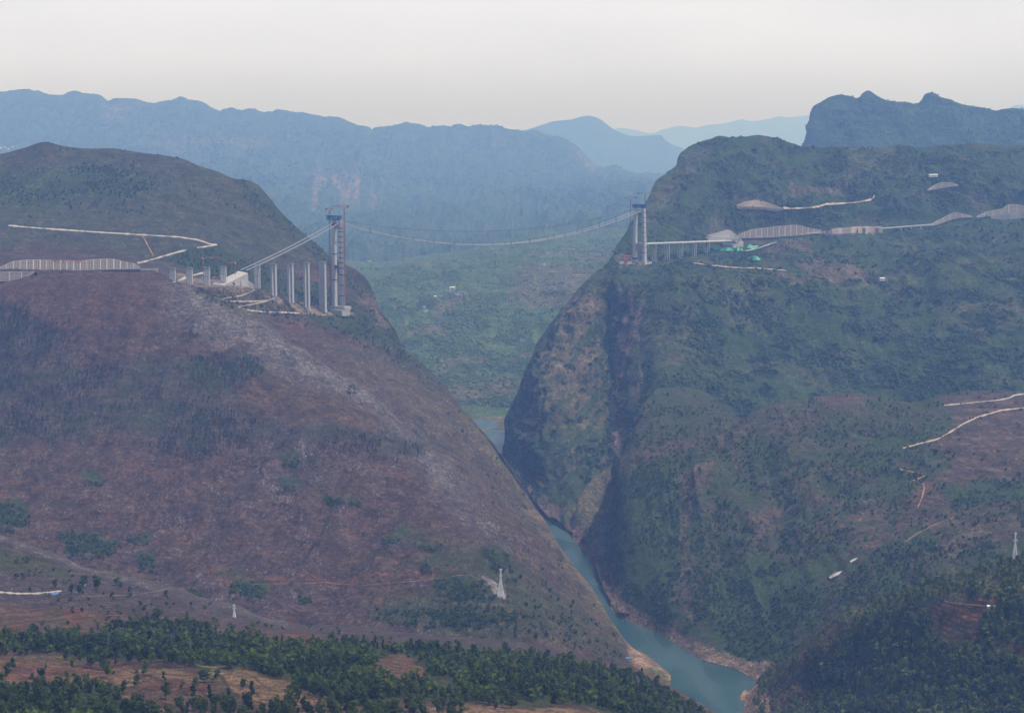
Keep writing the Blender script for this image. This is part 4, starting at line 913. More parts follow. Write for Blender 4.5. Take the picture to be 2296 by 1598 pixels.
for p0, s0 in zip(cand[pick], src[pick]):
    x, y = project(p0)
    if s0: lb, g = 'dark green broadleaf tree in the wood filling the bottom right corner', 'trees of the bottom right wood'
    elif x < 440 and y > 1520: lb, g = 'leafy green tree in the dense wood at the bottom left corner', 'trees of the bottom left wood'
    elif y > 1560: lb, g = 'green tree in the open row along the bottom edge', 'trees along the bottom edge'
    else: lb, g = 'dark green tree at the field side of the woodland belt', 'trees along the woodland belt'
    tree(p0 - [0, 0, .4], 9 + 11 * RNG.beta(1.6, 2.0), RNG.uniform(.85, 1.15), int(RNG.integers(9)), lb, g)
for a in ((565, 1564, 42, 2, 'slim lone tree casting a shadow on the brown field', .95), (512, 1578, 40, 5, 'slim tree left of the lone shadowed field tree', .95), (205, 1497, 36, 0, 'dark tree pair member at the edge of the red strip field', 1.2),
          (232, 1500, 38, 3, 'widest dark tree standing above the ploughed red field', 1.3), (259, 1493, 24, 8, 'small upright tree on the pale field strip', 1.0), (17, 1503, 18, 6, 'round dark bush tree at the left end of the red strip', 1.5),
          (408, 1545, 18, 1, 'little tree inside the ploughed red field', 1.1), (440, 1540, 24, 4, 'tilted bushy tree on the right rim of the red field', 1.3), (460, 1528, 34, 7, 'broad thicket tree beside the winding field track', 1.6),
          (1110, 1590, 22, 0, 'lone small tree on the tan field at the bottom edge', 1.1), (1195, 1535, 30, 2, 'tall pale tree standing out of the belt', .9),
          (125, 1318, 20, 3, 'dark round tree above the white roofed shed', 1.2), (188, 1318, 30, 6, 'tall dark tree beside the blue roofed hut', 1.2), (215, 1322, 34, 0, 'tallest tree right of the blue roofed hut', 1.2),
          (160, 1332, 26, 1, 'forked tree in front of the blue roofed hut', 1.2), (176, 1332, 24, 4, 'leaning tree just right of the forked tree', 1.0), (262, 1312, 20, 7, 'grey green tree on the terraces', 1.3), (290, 1330, 18, 8, 'small tree on the middle terraces', 1.2),
          (372, 1338, 16, 3, 'round dark tree at the right end of the terraces', 1.4), (432, 1488, 26, 6, 'dark tree at the top of the winding track', 1.2), (70, 1420, 22, 1, 'bushy tree beside the red earth cut', 1.3), (350, 1398, 34, 4, 'large spreading tree on the brown bank', 1.3)):
    field_tree(*a)
# ------------------------------------------------------------------ building helpers
class MB:
    def __init__(s): s.v = []; s.f = []
    def hexa(s, a):                                   # eight corners: bottom ring of four, top ring of four
        b = len(s.v); s.v += [np.array(p, float) for p in a]
        s.f += [tuple(b + i for i in q) for q in ((3, 2, 1, 0), (4, 5, 6, 7), (0, 1, 5, 4), (1, 2, 6, 5), (2, 3, 7, 6), (3, 0, 4, 7))]
    def block(s, c0, c1, u, v, w0, w1=None):
        """prism from c0 to c1 with half extents w0 / w1 = (along u, along v)."""
        w1 = w1 or w0; c0, c1, u, v = (np.array(k, float) for k in (c0, c1, u, v))
        s.hexa([c + u * a * w[0] + v * b * w[1] for c, w in ((c0, w0), (c1, w1)) for a, b in ((-1, -1), (1, -1), (1, 1), (-1, 1))])
    def bar(s, p, q, r):
        p, q = np.array(p, float), np.array(q, float); ax = q - p; ax /= np.linalg.norm(ax)
        u = np.cross(ax, (0.13, .2, 1.0) if abs(ax[2]) < .95 else (1, 0, 0)); u /= np.linalg.norm(u)
        s.block(p, q, u, np.cross(ax, u), (r, r))
    def lattice(s, p, q, w, r, seg, u, v):
        """square lattice mast from p to q, half width w, bar half thickness r."""
        p, q = np.array(p, float), np.array(q, float)
        cs = [(-1, -1), (1, -1), (1, 1), (-1, 1)]
        C = lambda t, k: p + (q - p) * t + u * cs[k % 4][0] * w + v * cs[k % 4][1] * w
        for k in range(4): s.bar(C(0, k), C(1, k), r)
        for i in range(seg):
            for k in range(4):
                a, b = (k, k + 1) if (i + k) % 2 else (k + 1, k)
                s.bar(C(i / seg, a), C((i + 1) / seg, b), r * .7)
    def obj(s, name, mat, parent=None):
        if parent is not None:
            off = np.array(parent['_at'])
            return mesh_obj(name, np.array(s.v) - off, s.f, mat, parent)
        return mesh_obj(name, s.v, s.f, mat)

def thing(name, loc, label, cat, group=None):
    e = empty(name, loc); e['_at'] = [float(c) for c in loc]
    return tag(e, label, cat, group)

Zv = np.array([0, 0, 1.0])
LT = W(759, 686, 5310); RT = W(1434, 587, 6350)
AX = np.array([RT[0] - LT[0], RT[1] - LT[1], 0]); SPAN = np.linalg.norm(AX); AX /= SPAN
TN = np.array([AX[1], -AX[0], 0])                      # across the bridge, towards us and to the right
def on_axis(x, off=0.0, base=LT):
    """point of the bridge axis (shifted across by off) seen in column x; z left at 0."""
    b = np.array([base[0], base[1], 0]) + TN * off; k = (x - CX) / F
    zc = 1.0 / (CP + SP * .066)                        # camera depth to distance for points near the deck
    kk = k / zc * 1.0
    kk = k * (CP + SP * .066)
    t = (kk * b[1] - b[0]) / (AX[0] - kk * AX[1])
    return b + AX * t
def zat(y, P): return zof(y, P[1])

def concrete(name, c, rough=.85):
    t = NT(name); p = t.pos()
    n1 = t.noise(p, .12, 5, .6); n2 = t.noise(t.mapping(p, (.5, .5, .04)), 1.0, 4, .6)
    c1 = t.mix(n1, tuple(v * .78 for v in c), tuple(min(1, v * 1.15) for v in c))
    c1 = t.mix(t.math('MULTIPLY', t.ramp(n2, .5, .75), .4), c1, tuple(v * .55 for v in c))   # rain streaks
    t.bsdf(c1, rough, spec=.2); return t.m
M_CONC = concrete('tower_concrete', (.50, .49, .48)); M_CONC2 = concrete('grey_concrete', (.30, .295, .30)); M_PALE = concrete('pale_concrete', (.43, .41, .39))
M_BLUE = plain_mat('blue_painted_steel', (.045, .12, .30), .55, .3, .6); M_ORANGE = plain_mat('orange_crane_paint', (.30, .12, .055), .55, .25, .6)
M_RUST = plain_mat('rusty_scaffold', (.20, .11, .085), .8, .4, .4); M_DARK = plain_mat('dark_and_shaded_steel', (.05, .05, .06), .6, .3, .5)
M_CABLE = plain_mat('galvanised_mesh', (.37, .38, .40), .5, .12, .3); M_WHITE = plain_mat('white_paint', (.78, .78, .77), .5, .08, .4)
M_RED = plain_mat('red_sign_paint', (.52, .04, .05), .6, .15, .3); M_NET = plain_mat('green_dust_net', (.085, .40, .25), .8, .25, .12)
M_ROAD = plain_mat('pale_gravel_road', (.36, .32, .27), .95, .25, .12); M_TRACK = plain_mat('orange_earth_track', (.32, .17, .095), .95, .25, .12)
M_TILE = plain_mat('grey_roof_tiles', (.10, .095, .10), .8, .3, .5); M_BROOF = plain_mat('blue_sheet_roof', (.10, .19, .42), .4, .15, .3); M_WALL = plain_mat('whitewashed_wall', (.62, .60, .56), .85, .12, .4)
M_GLASS = plain_mat('dark_window', (.03, .035, .045), .15, .2, .5); M_SILVER = plain_mat('galvanised_lattice', (.72, .73, .74), .35, .08, .3, metal=.0, spec=.6)
M_PANEL = plain_mat('dry_grass_panel', (.105, .085, .06), .95, .35, .25); M_LATT = plain_mat('lattice_beam_concrete', (.36, .33, .30), .9, .15, .2); M_TAN = plain_mat('tan_wall', (.42, .33, .24), .9, .15, .3)
M_CUT = plain_mat('bare_cut_rock', (.40, .32, .25), .95, .4, .06); M_YEL = plain_mat('yellow_machine_paint', (.55, .34, .04), .5, .15, .5)

# ------------------------------------------------------------------ bridge towers
def pier_leg(c0, c1, w0, w1, parent, bands, hoop):
    leg = MB(); leg.block(c0, c1, TN, AX, w0, w1); o = leg.obj('leg', M_CONC, parent)
    if bands:
        hb = MB()
        for t, hh in bands:
            c = c0 + (c1 - c0) * t; w = [w0[i] + (w1[i] - w0[i]) * t for i in (0, 1)]
            hb.block(c, c + Zv * hh, TN, AX, (w[0] + .9, w[1] + .9))
        hb.v = [v - np.array(parent['_at']) for v in hb.v]
        mesh_obj('climbing_frame', hb.v, hb.f, hoop, o)
    return o

def tower(name, base, legs_bottom, legs_top, ybase, ytop, w0, w1, label, beams, bands1, bands2, plat, mast, group):
    e = thing(name, base, label, 'bridge tower', group)
    zb = ybase; zt = ytop; L = []
    for (xb, offb, xt, offt, bands) in ((*legs_bottom[0], *legs_top[0], bands1), (*legs_bottom[1], *legs_top[1], bands2)):
        b = np.array([base[0], base[1], 0]) + TN * offb; t = np.array([base[0], base[1], 0]) + TN * offt
        c0 = np.array([b[0], b[1], zb]); c1 = np.array([t[0], t[1], zt])
        pier_leg(c0, c1, w0, w1, e, bands, M_DARK); L.append((c0, c1))
    for f0, f1, wa, mat in beams:
        m = MB(); a0 = L[0][0] + (L[0][1] - L[0][0]) * f0; b0 = L[1][0] + (L[1][1] - L[1][0]) * f0
        h = (zt - zb) * (f1 - f0)
        m.hexa([a0 - AX * wa + TN * 4.6, b0 - AX * wa - TN * 4.6, b0 + AX * wa - TN * 4.6, a0 + AX * wa + TN * 4.6] +
               [p + Zv * h for p in (a0 - AX * wa + TN * 4.6, b0 - AX * wa - TN * 4.6, b0 + AX * wa - TN * 4.6, a0 + AX * wa + TN * 4.6)])
        m.obj('crossbeam', mat, e)
    # blue gantry on top
    for pa, pb, hh in plat:
        m = MB(); A = np.array([base[0], base[1], zt]) + TN * pa; B = np.array([base[0], base[1], zt]) + TN * pb
        n = 7
        for s_ in (-5, 5):
            for i in range(n + 1):
                p = A + (B - A) * i / n + AX * s_
                m.bar(p, p + Zv * hh, .55)
                if i < n:
                    q = A + (B - A) * (i + 1) / n + AX * s_
                    m.bar(p + Zv * (hh if i % 2 else 0), q + Zv * (0 if i % 2 else hh), .45)
            for z in (0, hh): m.bar(A + AX * s_ + Zv * z, B + AX * s_ + Zv * z, .8)
        m.block((A + B) / 2 + Zv * (hh + .1), (A + B) / 2 + Zv * (hh + 1.4), TN, AX, (abs(pb - pa) / 2 + 2, 7))
        m.block(A + Zv * (hh * .2) + TN * 5, A + Zv * (hh * .8) + TN * 5, TN, AX, (3.2, 3.5))
        m.block(B + Zv * (hh * .2) - TN * 5, B + Zv * (hh * .8) - TN * 5, TN, AX, (3.2, 3.5))
        g = m.obj('saddle_gantry', M_BLUE, e)
    m = MB()
    for off, f0, f1 in mast:
        i = 0 if off < 0 else 1
        p = L[i][0] + (L[i][1] - L[i][0]) * f0; q = L[i][0] + (L[i][1] - L[i][0]) * f1
        o = TN * (math.copysign(1, off) * (abs(off)))
        m.lattice(p + o, q + o, 1.3, .2, 22, TN, AX)
    if mast: m.obj('lift_mast', plain_mat('lift_mast_steel', (.26, .22, .20), .7, .3, .4), e)
    return e, L

zLB, zLT = zat(686, LT), zat(493, LT)
tL, LL = tower('bridge_tower', LT, ((0, -15.8), (0, 17.0)), ((0, -14.2), (0, 11.5)), zLB, zLT, (5.6, 5.8), (4.2, 4.4),
    'taller left bridge tower, twin legs on a stepped block, rusty scaffold on one leg',
    ((.435, .475, 4.0, M_RUST), (.90, .955, 3.5, M_CONC2)), ((.30, 2), (.60, 2), (.93, 9)), [(t, 2.2) for t in (.12, .24, .36, .44, .5, .56, .62, .68, .74, .80, .86, .90)],
    ((-42, 12, 11),), ((-8.5, .02, .99), (7.0, 0, .97)), 'bridge towers')
m = MB(); c = np.array([LT[0], LT[1], 0])
m.block(c + TN * 1 - AX * 4 + Zv * (zLB - 26), c + TN * 1 - AX * 4 + Zv * (zLB - 9), TN, AX, (35, 16))
m.block(c + TN * 18 + AX * 2 + Zv * (zLB - 9.02), c + TN * 18 + AX * 2 + Zv * (zLB + .3), TN, AX, (19, 13))
m.block(c - TN * 17 - AX * 2 + Zv * (zLB - 9.02), c - TN * 17 - AX * 2 + Zv * (zLB + .2), TN, AX, (14.5, 12)); m.obj('pedestal', M_PALE, tL)

zRB, zRT = zat(588, RT), zat(466, RT)
tR, RL = tower('bridge_tower', RT, ((0, -20.0), (0, 21.5)), ((0, -19.0), (0, 16.5)), zRB, zRT, (5.9, 6.2), (4.8, 5.0),
    'right bridge tower with bare pale legs on the cliff at the deck end',
    ((.20, .35, 4.2, M_CONC2), (.90, .97, 3.6, M_CONC)), ((.05, 6),), [(t, 1.2) for t in (.18, .28, .37, .46, .55, .64, .73, .82, .91)],
    ((-29, -7, 11), (1, 24, 11)), (), 'bridge towers')
m = MB(); c = np.array([RT[0], RT[1], 0])
m.block(c - TN * 20 + Zv * (zRB - 6), c - TN * 20 + Zv * (zRB + 9), TN, AX, (9, 9)); m.block(c + TN * 21.5 + Zv * (zRB - 6), c + TN * 21.5 + Zv * (zRB + .8), TN, AX, (8, 8))
m.block(c + Zv * (zRB - 8), c + Zv * (zRB - 2), TN, AX, (34, 13)); m.obj('pedestal', M_PALE, tR)
# red banner with white characters on the lower crossbeam
def glyphs(m, org, u, up, nrm, n, size, gap, rng):
    """white block characters, too far off to be read."""
    for i in range(n):
        o = org + u * (i * (size + gap))
        for k in range(4):
            z = size * (.08 + .28 * k); w = size * (.9 if k in (1, 3) else .7)
            m.block(o + u * size * .5 + up * z, o + u * size * .5 + up * (z + size * .13), u, nrm, (w * .5, .12))
        m.block(o + u * size * (.35 + .3 * (i % 2)), o + u * size * (.35 + .3 * (i % 2)) + up * size, u, nrm, (size * .09, .1))
def signboard(name, p, u, w, h, label, nchar, leg=0.0, cat='sign', mat=M_RED, rows=1):
    e = thing(name, p, label, cat); nrm = np.array([u[1], -u[0], 0]);
    if nrm[1] > 0: nrm = -nrm
    m = MB(); m.block(p + Zv * leg, p + Zv * (leg + h), u, nrm, (w / 2, .3)); m.obj('panel', mat, e)
    if leg:
        m = MB()
        for k in np.linspace(-.45, .45, 5): m.bar(p + u * w * k - nrm * .8, p + u * w * k - nrm * .8 + Zv * (leg + h * .8), .3)
        m.obj('post', M_DARK, e)
    m = MB(); s_ = min(h * .62, w / (nchar * 1.25))
    glyphs(m, p + nrm * .35 - u * (nchar * s_ * 1.22 / 2) + Zv * (leg + h * .5 - s_ * .5), u, Zv, nrm, nchar, s_, s_ * .22, None)
    m.obj('lettering', M_WHITE, e); return e
q = RL[0][0] + (RL[0][1] - RL[0][0]) * .215; q2 = RL[1][0] + (RL[1][1] - RL[1][0]) * .215
signboard('banner', (q + q2) / 2 - AX * 4.9 + Zv * .2, TN, 31, 7.5, 'red banner with white characters across the lower beam of the right tower', 9)
# ------------------------------------------------------------------ cranes
def crane(x, ytop, ybase, xj0, xj1, d, label, mat=M_ORANGE, w=1.5, slew=TN):
    p = W(x, ytop, d); b = np.array([p[0], p[1], zof(ybase, d)]); e = thing('tower_crane', b, label, 'tower crane', 'tower cranes')
    m = MB(); u = np.array([1., 0, 0]); v = np.array([0, 1., 0]); n = max(6, int((p[2] - b[2]) / 5)); m.lattice(b, p, w * .8, w * .32, n, u, v); m.obj('mast', mat, e)
    s_ = d / F; a = (xj0 - x) * s_; c = (xj1 - x) * s_; dirv = np.array([.96, .28, 0])
    lo, hi = (a, c) if abs(c) > abs(a) else (c, a)
    m = MB(); m.lattice(p + dirv * 0 + Zv * .5, p + dirv * hi + Zv * 2.0, w * .55, w * .26, max(6, int(abs(hi) / 4)), np.array([-dirv[1], dirv[0], 0]), Zv); m.obj('jib', mat, e)
    m = MB(); m.lattice(p + Zv * .5, p + dirv * lo + Zv * .9, w * .5, w * .25, max(3, int(abs(lo) / 4)), np.array([-dirv[1], dirv[0], 0]), Zv); m.obj('counter_jib', mat, e)
    m = MB(); m.block(p + dirv * lo - Zv * 2.6, p + dirv * lo + Zv * 1.8, dirv, np.array([-dirv[1], dirv[0], 0]), (2.2, 1.4)); m.obj('counterweight', M_DARK, e)
    m = MB(); m.block(p + Zv * -1.2 + v * -1.8, p + Zv * 1.6 + v * -1.8, u, v, (1.1, 1.1)); m.obj('cab', M_WHITE, e)
    m = MB(); m.bar(p, p + Zv * 6.5, w * .5); m.bar(p + Zv * 6.3, p + dirv * hi * .65 + Zv * 2.2, .25); m.bar(p + Zv * 6.3, p + dirv * lo + Zv * 1.6, .25); m.obj('tie_frame', mat, e)
    return e
crane(738.5, 469, 680, 731, 750, 5330, 'short armed orange crane over the left leg of the left tower')
crane(771.5, 463.5, 686, 779.5, 742, 5290, 'long armed orange crane rising beside the right leg of the left tower')
crane(1414, 443.5, 588, 1399, 1428, 6372, 'crane with the shorter jib over the left leg of the right tower', M_RUST, 1.1)
crane(1446.5, 434, 589, 1430, 1497, 6372, 'crane with the longest jib on the right leg of the right tower', M_RUST)
crane(454.8, 579, 603, 446, 494, 5010, 'low orange crane standing behind the left viaduct piers')
crane(527.6, 590, 613, 532, 509, 5045, 'small orange crane on top of the left anchorage')

# ------------------------------------------------------------------ cables with their catwalks
def catwalk(pts, w, h, mat):
    m = MB()
    for p, q in zip(pts[:-1], pts[1:]):
        m.block((p + q) / 2 - (q - p) / 2, (p + q) / 2 + (q - p) / 2, TN, Zv, (w, .28))
    return m
anL = on_axis(546); anR = on_axis(1585, 0, RT)
zl0, zr0 = zof(497.5, LT[1]), zof(470.5, RT[1])
sagp = on_axis(1086); zs = zof(548, sagp[1]); ts = np.dot(sagp - np.array([LT[0], LT[1], 0]), AX) / SPAN
SAG = ((1 - ts) * zl0 + ts * zr0 - zs) / (4 * ts * (1 - ts))
for off, side, offL in ((-12.5, 'far', -14), (11.5, 'near', 14)):
    o = TN * off; c = lambda P, z: np.array([P[0], P[1], z]) + o
    left = [c(anL + (np.array([LT[0], LT[1], 0]) - anL) * t, zof(605, anL[1]) + (zl0 - zof(605, anL[1])) * t - 14 * 4 * t * (1 - t) * .35) for t in np.linspace(0, 1, 13)]
    main = [c(np.array([LT[0], LT[1], 0]) + AX * SPAN * t, (1 - t) * zl0 + t * zr0 - SAG * 4 * t * (1 - t)) for t in np.linspace(0, 1, 49)]
    zR2 = zof(531, anR[1])
    right = [c(np.array([RT[0], RT[1], 0]) + (anR - np.array([RT[0], RT[1], 0])) * t, zr0 + (zR2 - zr0) * t - 10 * 4 * t * (1 - t) * .4) for t in np.linspace(0, 1, 13)]
    pts = left + main[1:] + right[1:]
    e = thing('suspension_cable', main[24], ('farther' if side == 'far' else 'nearer') + ' of the two pale bridge cables, swung from anchorage to anchorage over both towers', 'cable', 'bridge cables')
    m = MB()
    for p, q2 in zip((left + main[1:])[:-1], (left + main[1:])[1:]): m.bar(p, q2, .6)
    m.obj('cable', M_CABLE, e)
    m = MB()
    for p, q2 in zip(right[:-1], right[1:]): m.bar(p, q2, .5)
    m.obj('back_stay', M_DARK, e)  # same cable in shade: the shade is put into its darker colour
    for pts, mcw in ((left, M_CABLE), (main, M_CABLE), (right, M_DARK)):  # right catwalk is painted dark too, for the shade on that span
      m = catwalk([p - Zv * 1.6 for p in pts], 1.5 if pts is not right else .8, .3, mcw)
      for sgn in (-1, 1):
        for p, q2 in zip(pts[:-1], pts[1:]): m.bar(p + TN * 1.4 * sgn - Zv * .3, q2 + TN * 1.4 * sgn - Zv * .3, .16)
      m.obj('catwalk', mcw, e)
    for k in ((4, 7, 10, 13, 16, 19, 22, 25, 28, 31, 34, 37, 40, 43) if side == 'near' else (5, 9, 13, 17, 21, 25, 29, 33, 37, 41, 44)):
        p = main[k]; m = MB()
        for sgn in (-1, 1): m.bar(p + TN * 2.3 * sgn - Zv * 3.0, p + TN * 2.3 * sgn + Zv * 5.2, .42)
        m.bar(p - TN * 2.3 + Zv * 5.0, p + TN * 2.3 + Zv * 5.0, .42); m.bar(p - TN * 2.3 - Zv * 2.8, p + TN * 2.3 - Zv * 2.8, .42)
        m.obj('portal_frame', M_DARK, e)
m = MB(); rp = on_axis(1069); zrp = zof(519, rp[1]); tr = np.dot(rp - np.array([LT[0], LT[1], 0]), AX) / SPAN
za, zb2 = zof(494, LT[1]), zof(466, RT[1]); sg = ((1 - tr) * za + tr * zb2 - zrp) / (4 * tr * (1 - tr))
pts = [np.array([LT[0], LT[1], 0]) + AX * SPAN * t + Zv * ((1 - t) * za + t * zb2 - sg * 4 * t * (1 - t)) for t in np.linspace(0, 1, 41)]
for p, q2 in zip(pts[:-1], pts[1:]): m.bar(p, q2, .42)
o = mesh_obj('hauling_rope', m.v, m.f, M_DARK); tag(o, 'thin dark rope hung above the bridge cables between the two towers', 'rope')

# ------------------------------------------------------------------ approach piers and viaducts
zdk = {}
for i, (x, yt, yb, kind) in enumerate(((386, 602, 634, 4), (424, 602, 633, 4), (463, 600.5, 640, 4), (500, 598.5, 628, 4), (576, 596.5, 643, 4), (613, 594, 659, 2), (651, 592.5, 675, 2), (687, 590.5, 686, 2), (723, 588, 696, 1))):
    c = on_axis(x); zt = zof(yt, c[1]); zb = zof(yb + 4, c[1])
    lab = ['leftmost bridge pier, four slim columns next to the end of the retaining wall', 'second pier from the left, four slim columns above the bend of the site road', 'third pier from the left, four slim columns in front of the low crane', 'four column pier standing half hidden behind the left anchorage',
           'four column pier just right of the left anchorage', 'twin column pier, the shortest with two columns, second after the anchorage', 'twin column pier above the rubble between two others, third after the anchorage', 'tall twin column pier, last before the widest one', 'widest and tallest pier, two joined slabs beside the left tower'][i]
    e = thing('bridge_pier', np.array([c[0], c[1], zb]), lab, 'pier', 'left approach piers')
    offs = {4: (-10.5, -3.5, 3.5, 10.5), 2: (-7.5, 7.5), 1: (-7.0, 7.0)}[kind]; w = {4: (1.5, 1.6), 2: (3.1, 3.1), 1: (5.6, 3.3)}[kind]
    for o in offs:
        m = MB(); p = np.array([c[0], c[1], 0]) + TN * o
        m.block(p + Zv * zb, p + Zv * zt, TN, AX, w, tuple(k * (.94 if kind == 4 else .86) for k in w)); m.obj('column', M_CONC, e)
    m = MB(); p = np.array([c[0], c[1], 0])
    m.block(p + Zv * (zt + .05), p + Zv * (zt + 2.4), TN, AX, (offs[-1] + w[0] + 1.2, w[1] + .9)); m.obj('cap_beam', M_CONC2, e)
    if kind == 4:
        m = MB(); zm = zb + (zt - zb) * .55
        m.block(p + Zv * zm, p + Zv * (zm + 1.3), TN, AX, (10.5, .7)); m.obj('tie_beam', M_CONC2, e)

def viaduct(label, x0, y0, x1, y1, cols, half, base, col_w=1.3, ncol=4, th=2.6):
    A = on_axis(x0, 0, base); B = on_axis(x1, 0, base); A[2] = zof(y0, A[1]); B[2] = zof(y1, B[1])
    return viaduct_ab(label, A, B, cols, half, col_w, ncol, th)
def viaduct_ab(label, A, B, cols, half, col_w, ncol, th):
    e = thing('viaduct', A, label, 'viaduct'); d = (B - A); L_ = np.linalg.norm(d); u = d / L_; v = np.array([u[1], -u[0], 0]); v /= np.linalg.norm(v)
    m = MB(); nz = np.cross(v, u); nz *= np.sign(nz[2])
    m.block(A - nz * th * .5, B - nz * th * .5, v, nz, (half, th * .16)); 
    for k in (-.66, -.22, .22, .66): m.block(A - nz * th * 1.0 + v * half * k, B - nz * th * 1.0 + v * half * k, v, nz, (half * .11, th * .34))
    m.obj('deck', M_PALE, e)
    for s_ in (-1, 1):
        m = MB(); m.block(A + v * half * s_ * .985 + nz * .35, B + v * half * s_ * .985 + nz * .35, v, nz, (.35, .75)); m.obj('parapet', M_WHITE, e)
    for t, zb in cols:
        p = A + d * t; pe = MB(); top = p[2] - th * 1.36
        offs = np.linspace(-.78, .78, ncol) * half
        for o in offs:
            q = np.array([p[0], p[1], 0]) + v * o
            pe.block(q + Zv * zb, q + Zv * (top - 1.8), v, u * np.array([1, 1, 0]), (col_w, col_w))
        q = np.array([p[0], p[1], 0]); pe.block(q + Zv * (top - 1.8), q + Zv * top, v, u * np.array([1, 1, 0]), (half * .86, col_w * 1.3))
        pe.obj('pier', M_CONC, e)
    return e
vA, vB = on_axis(1439, 0, RT), on_axis(1634, 0, RT)
lenv = np.linalg.norm(vB - vA)
cols = []
for x, yb in ((1470, 588), (1500, 583), (1530, 579), (1560, 573), (1589, 566)):
    c = on_axis(x, 10, RT); cols.append((np.linalg.norm(on_axis(x, 10, RT) - TN * 10 - vA) / lenv, zof(yb, c[1]) - 6))
viaduct('pale approach viaduct running from the right tower to its anchorage on rows of slim columns', 1439, 546, 1634, 539, cols, 14, RT, 1.0, 4, 3.6)
vd = (RA.at1(2010, 516)[1] + RA.at1(2060, 512)[1]) / 2 - 60
A = W(1976, 511.6, vd); B = W(2091, 503, vd + 25)
viaduct_ab('small distant viaduct on three piers above the forest far right of the bridge', A, B, [((2019.6 - 1976) / 115, zof(529, vd)), ((2041.6 - 1976) / 115, zof(528, vd)), ((2063.7 - 1976) / 115, zof(522, vd))], 7, 1.4, 2, 3.0)

# ------------------------------------------------------------------ anchorages
cA = on_axis(545); z1 = zof(608, cA[1]); z0 = zof(640, cA[1])
e = thing('cable_anchorage', np.array([cA[0], cA[1], z0]), 'big concrete wedge anchoring the left cables among the piers', 'anchorage', 'cable anchorages')
m = MB(); hw = 20
c = np.array([cA[0], cA[1], 0])
P_ = lambda s_, o, z: c + AX * s_ + TN * o + Zv * z
m.hexa([P_(-95, -hw, z0 - 36), P_(-95, hw, z0 - 36), P_(2, hw, z0 - 40), P_(2, -hw, z0 - 40), P_(-90, -hw, z0 + 7), P_(-90, hw, z0 + 5), P_(0, hw, z1 - 4), P_(0, -hw, z1)])
m.obj('block', M_PALE, e)
m = MB(); m.hexa([P_(2.05, -hw + 3, z0 - 42), P_(2.05, hw - 2, z0 - 44), P_(34, hw - 4, z0 - 44), P_(34, -hw + 4, z0 - 44), P_(2.05, -hw + 3, z0 + 17), P_(2.05, hw - 2, z0 + 15), P_(24, hw - 6, z0 + 3), P_(24, -hw + 6, z0 + 3)]); m.obj('front_buttress', M_CONC2, e)
m = MB()
for k in range(3): m.hexa([P_(-80 + k * 26, hw + .1, z0 - 38), P_(-80 + k * 26, hw + 4 + k * 2, z0 - 38), P_(-60 + k * 26, hw + 4 + k * 2, z0 - 38), P_(-60 + k * 26, hw + .1, z0 - 38), P_(-78 + k * 26, hw + .1, z0 + 4 + 6 * k), P_(-78 + k * 26, hw + 1.4, z0 + 4 + 6 * k), P_(-62 + k * 26, hw + 1.4, z0 + 4 + 6 * k), P_(-62 + k * 26, hw + .1, z0 + 4 + 6 * k)])
m.obj('side_step', M_PALE, e)
m = MB()
for off in (-13, 11.5):
    for s_ in np.linspace(-46, -4, 6):
        zz0 = z0 + 12 + (z1 - z0 - 44) * (s_ + 88) / 88
        m.bar(P_(s_, off - 5, zz0), P_(s_, off - 5, zz0 + 9 + s_ * .04), .5); m.bar(P_(s_, off + 5, zz0), P_(s_, off + 5, zz0 + 9 + s_ * .04), .5); m.bar(P_(s_, off - 5, zz0 + 8 + s_ * .04), P_(s_, off + 5, zz0 + 8 + s_ * .04), .5)
        m.bar(P_(s_, off - 5, zz0), P_(s_ + 8, off - 5, zz0 + 9), .4)
m.obj('steel_frame', M_BLUE, e)

cB = on_axis(1632, 0, RT); zt = zof(539, cB[1]); zb = zof(557, cB[1])
e = thing('cable_anchorage', np.array([cB[0], cB[1], zb]), 'pale concrete block anchoring the right cables at the end of the approach viaduct', 'anchorage', 'cable anchorages')
c = np.array([cB[0], cB[1], 0])
m = MB(); m.hexa([P_(-2, -24, zb - 12), P_(-2, 24, zb - 12), P_(62, 24, zb - 8), P_(62, -24, zb - 8), P_(0, -24, zt - 12), P_(0, 24, zt - 14), P_(62, 24, zt - 5), P_(62, -24, zt - 3)]); m.obj('block', M_PALE, e)
m = MB(); m.block(P_(18, 0, zt - 9), P_(18, 0, zt + 1), TN, AX, (26, 9)); m.block(P_(48, 0, zt - 4), P_(48, 0, zt + 4), TN, AX, (20, 9)); m.obj('splay_chamber', M_CONC2, e)

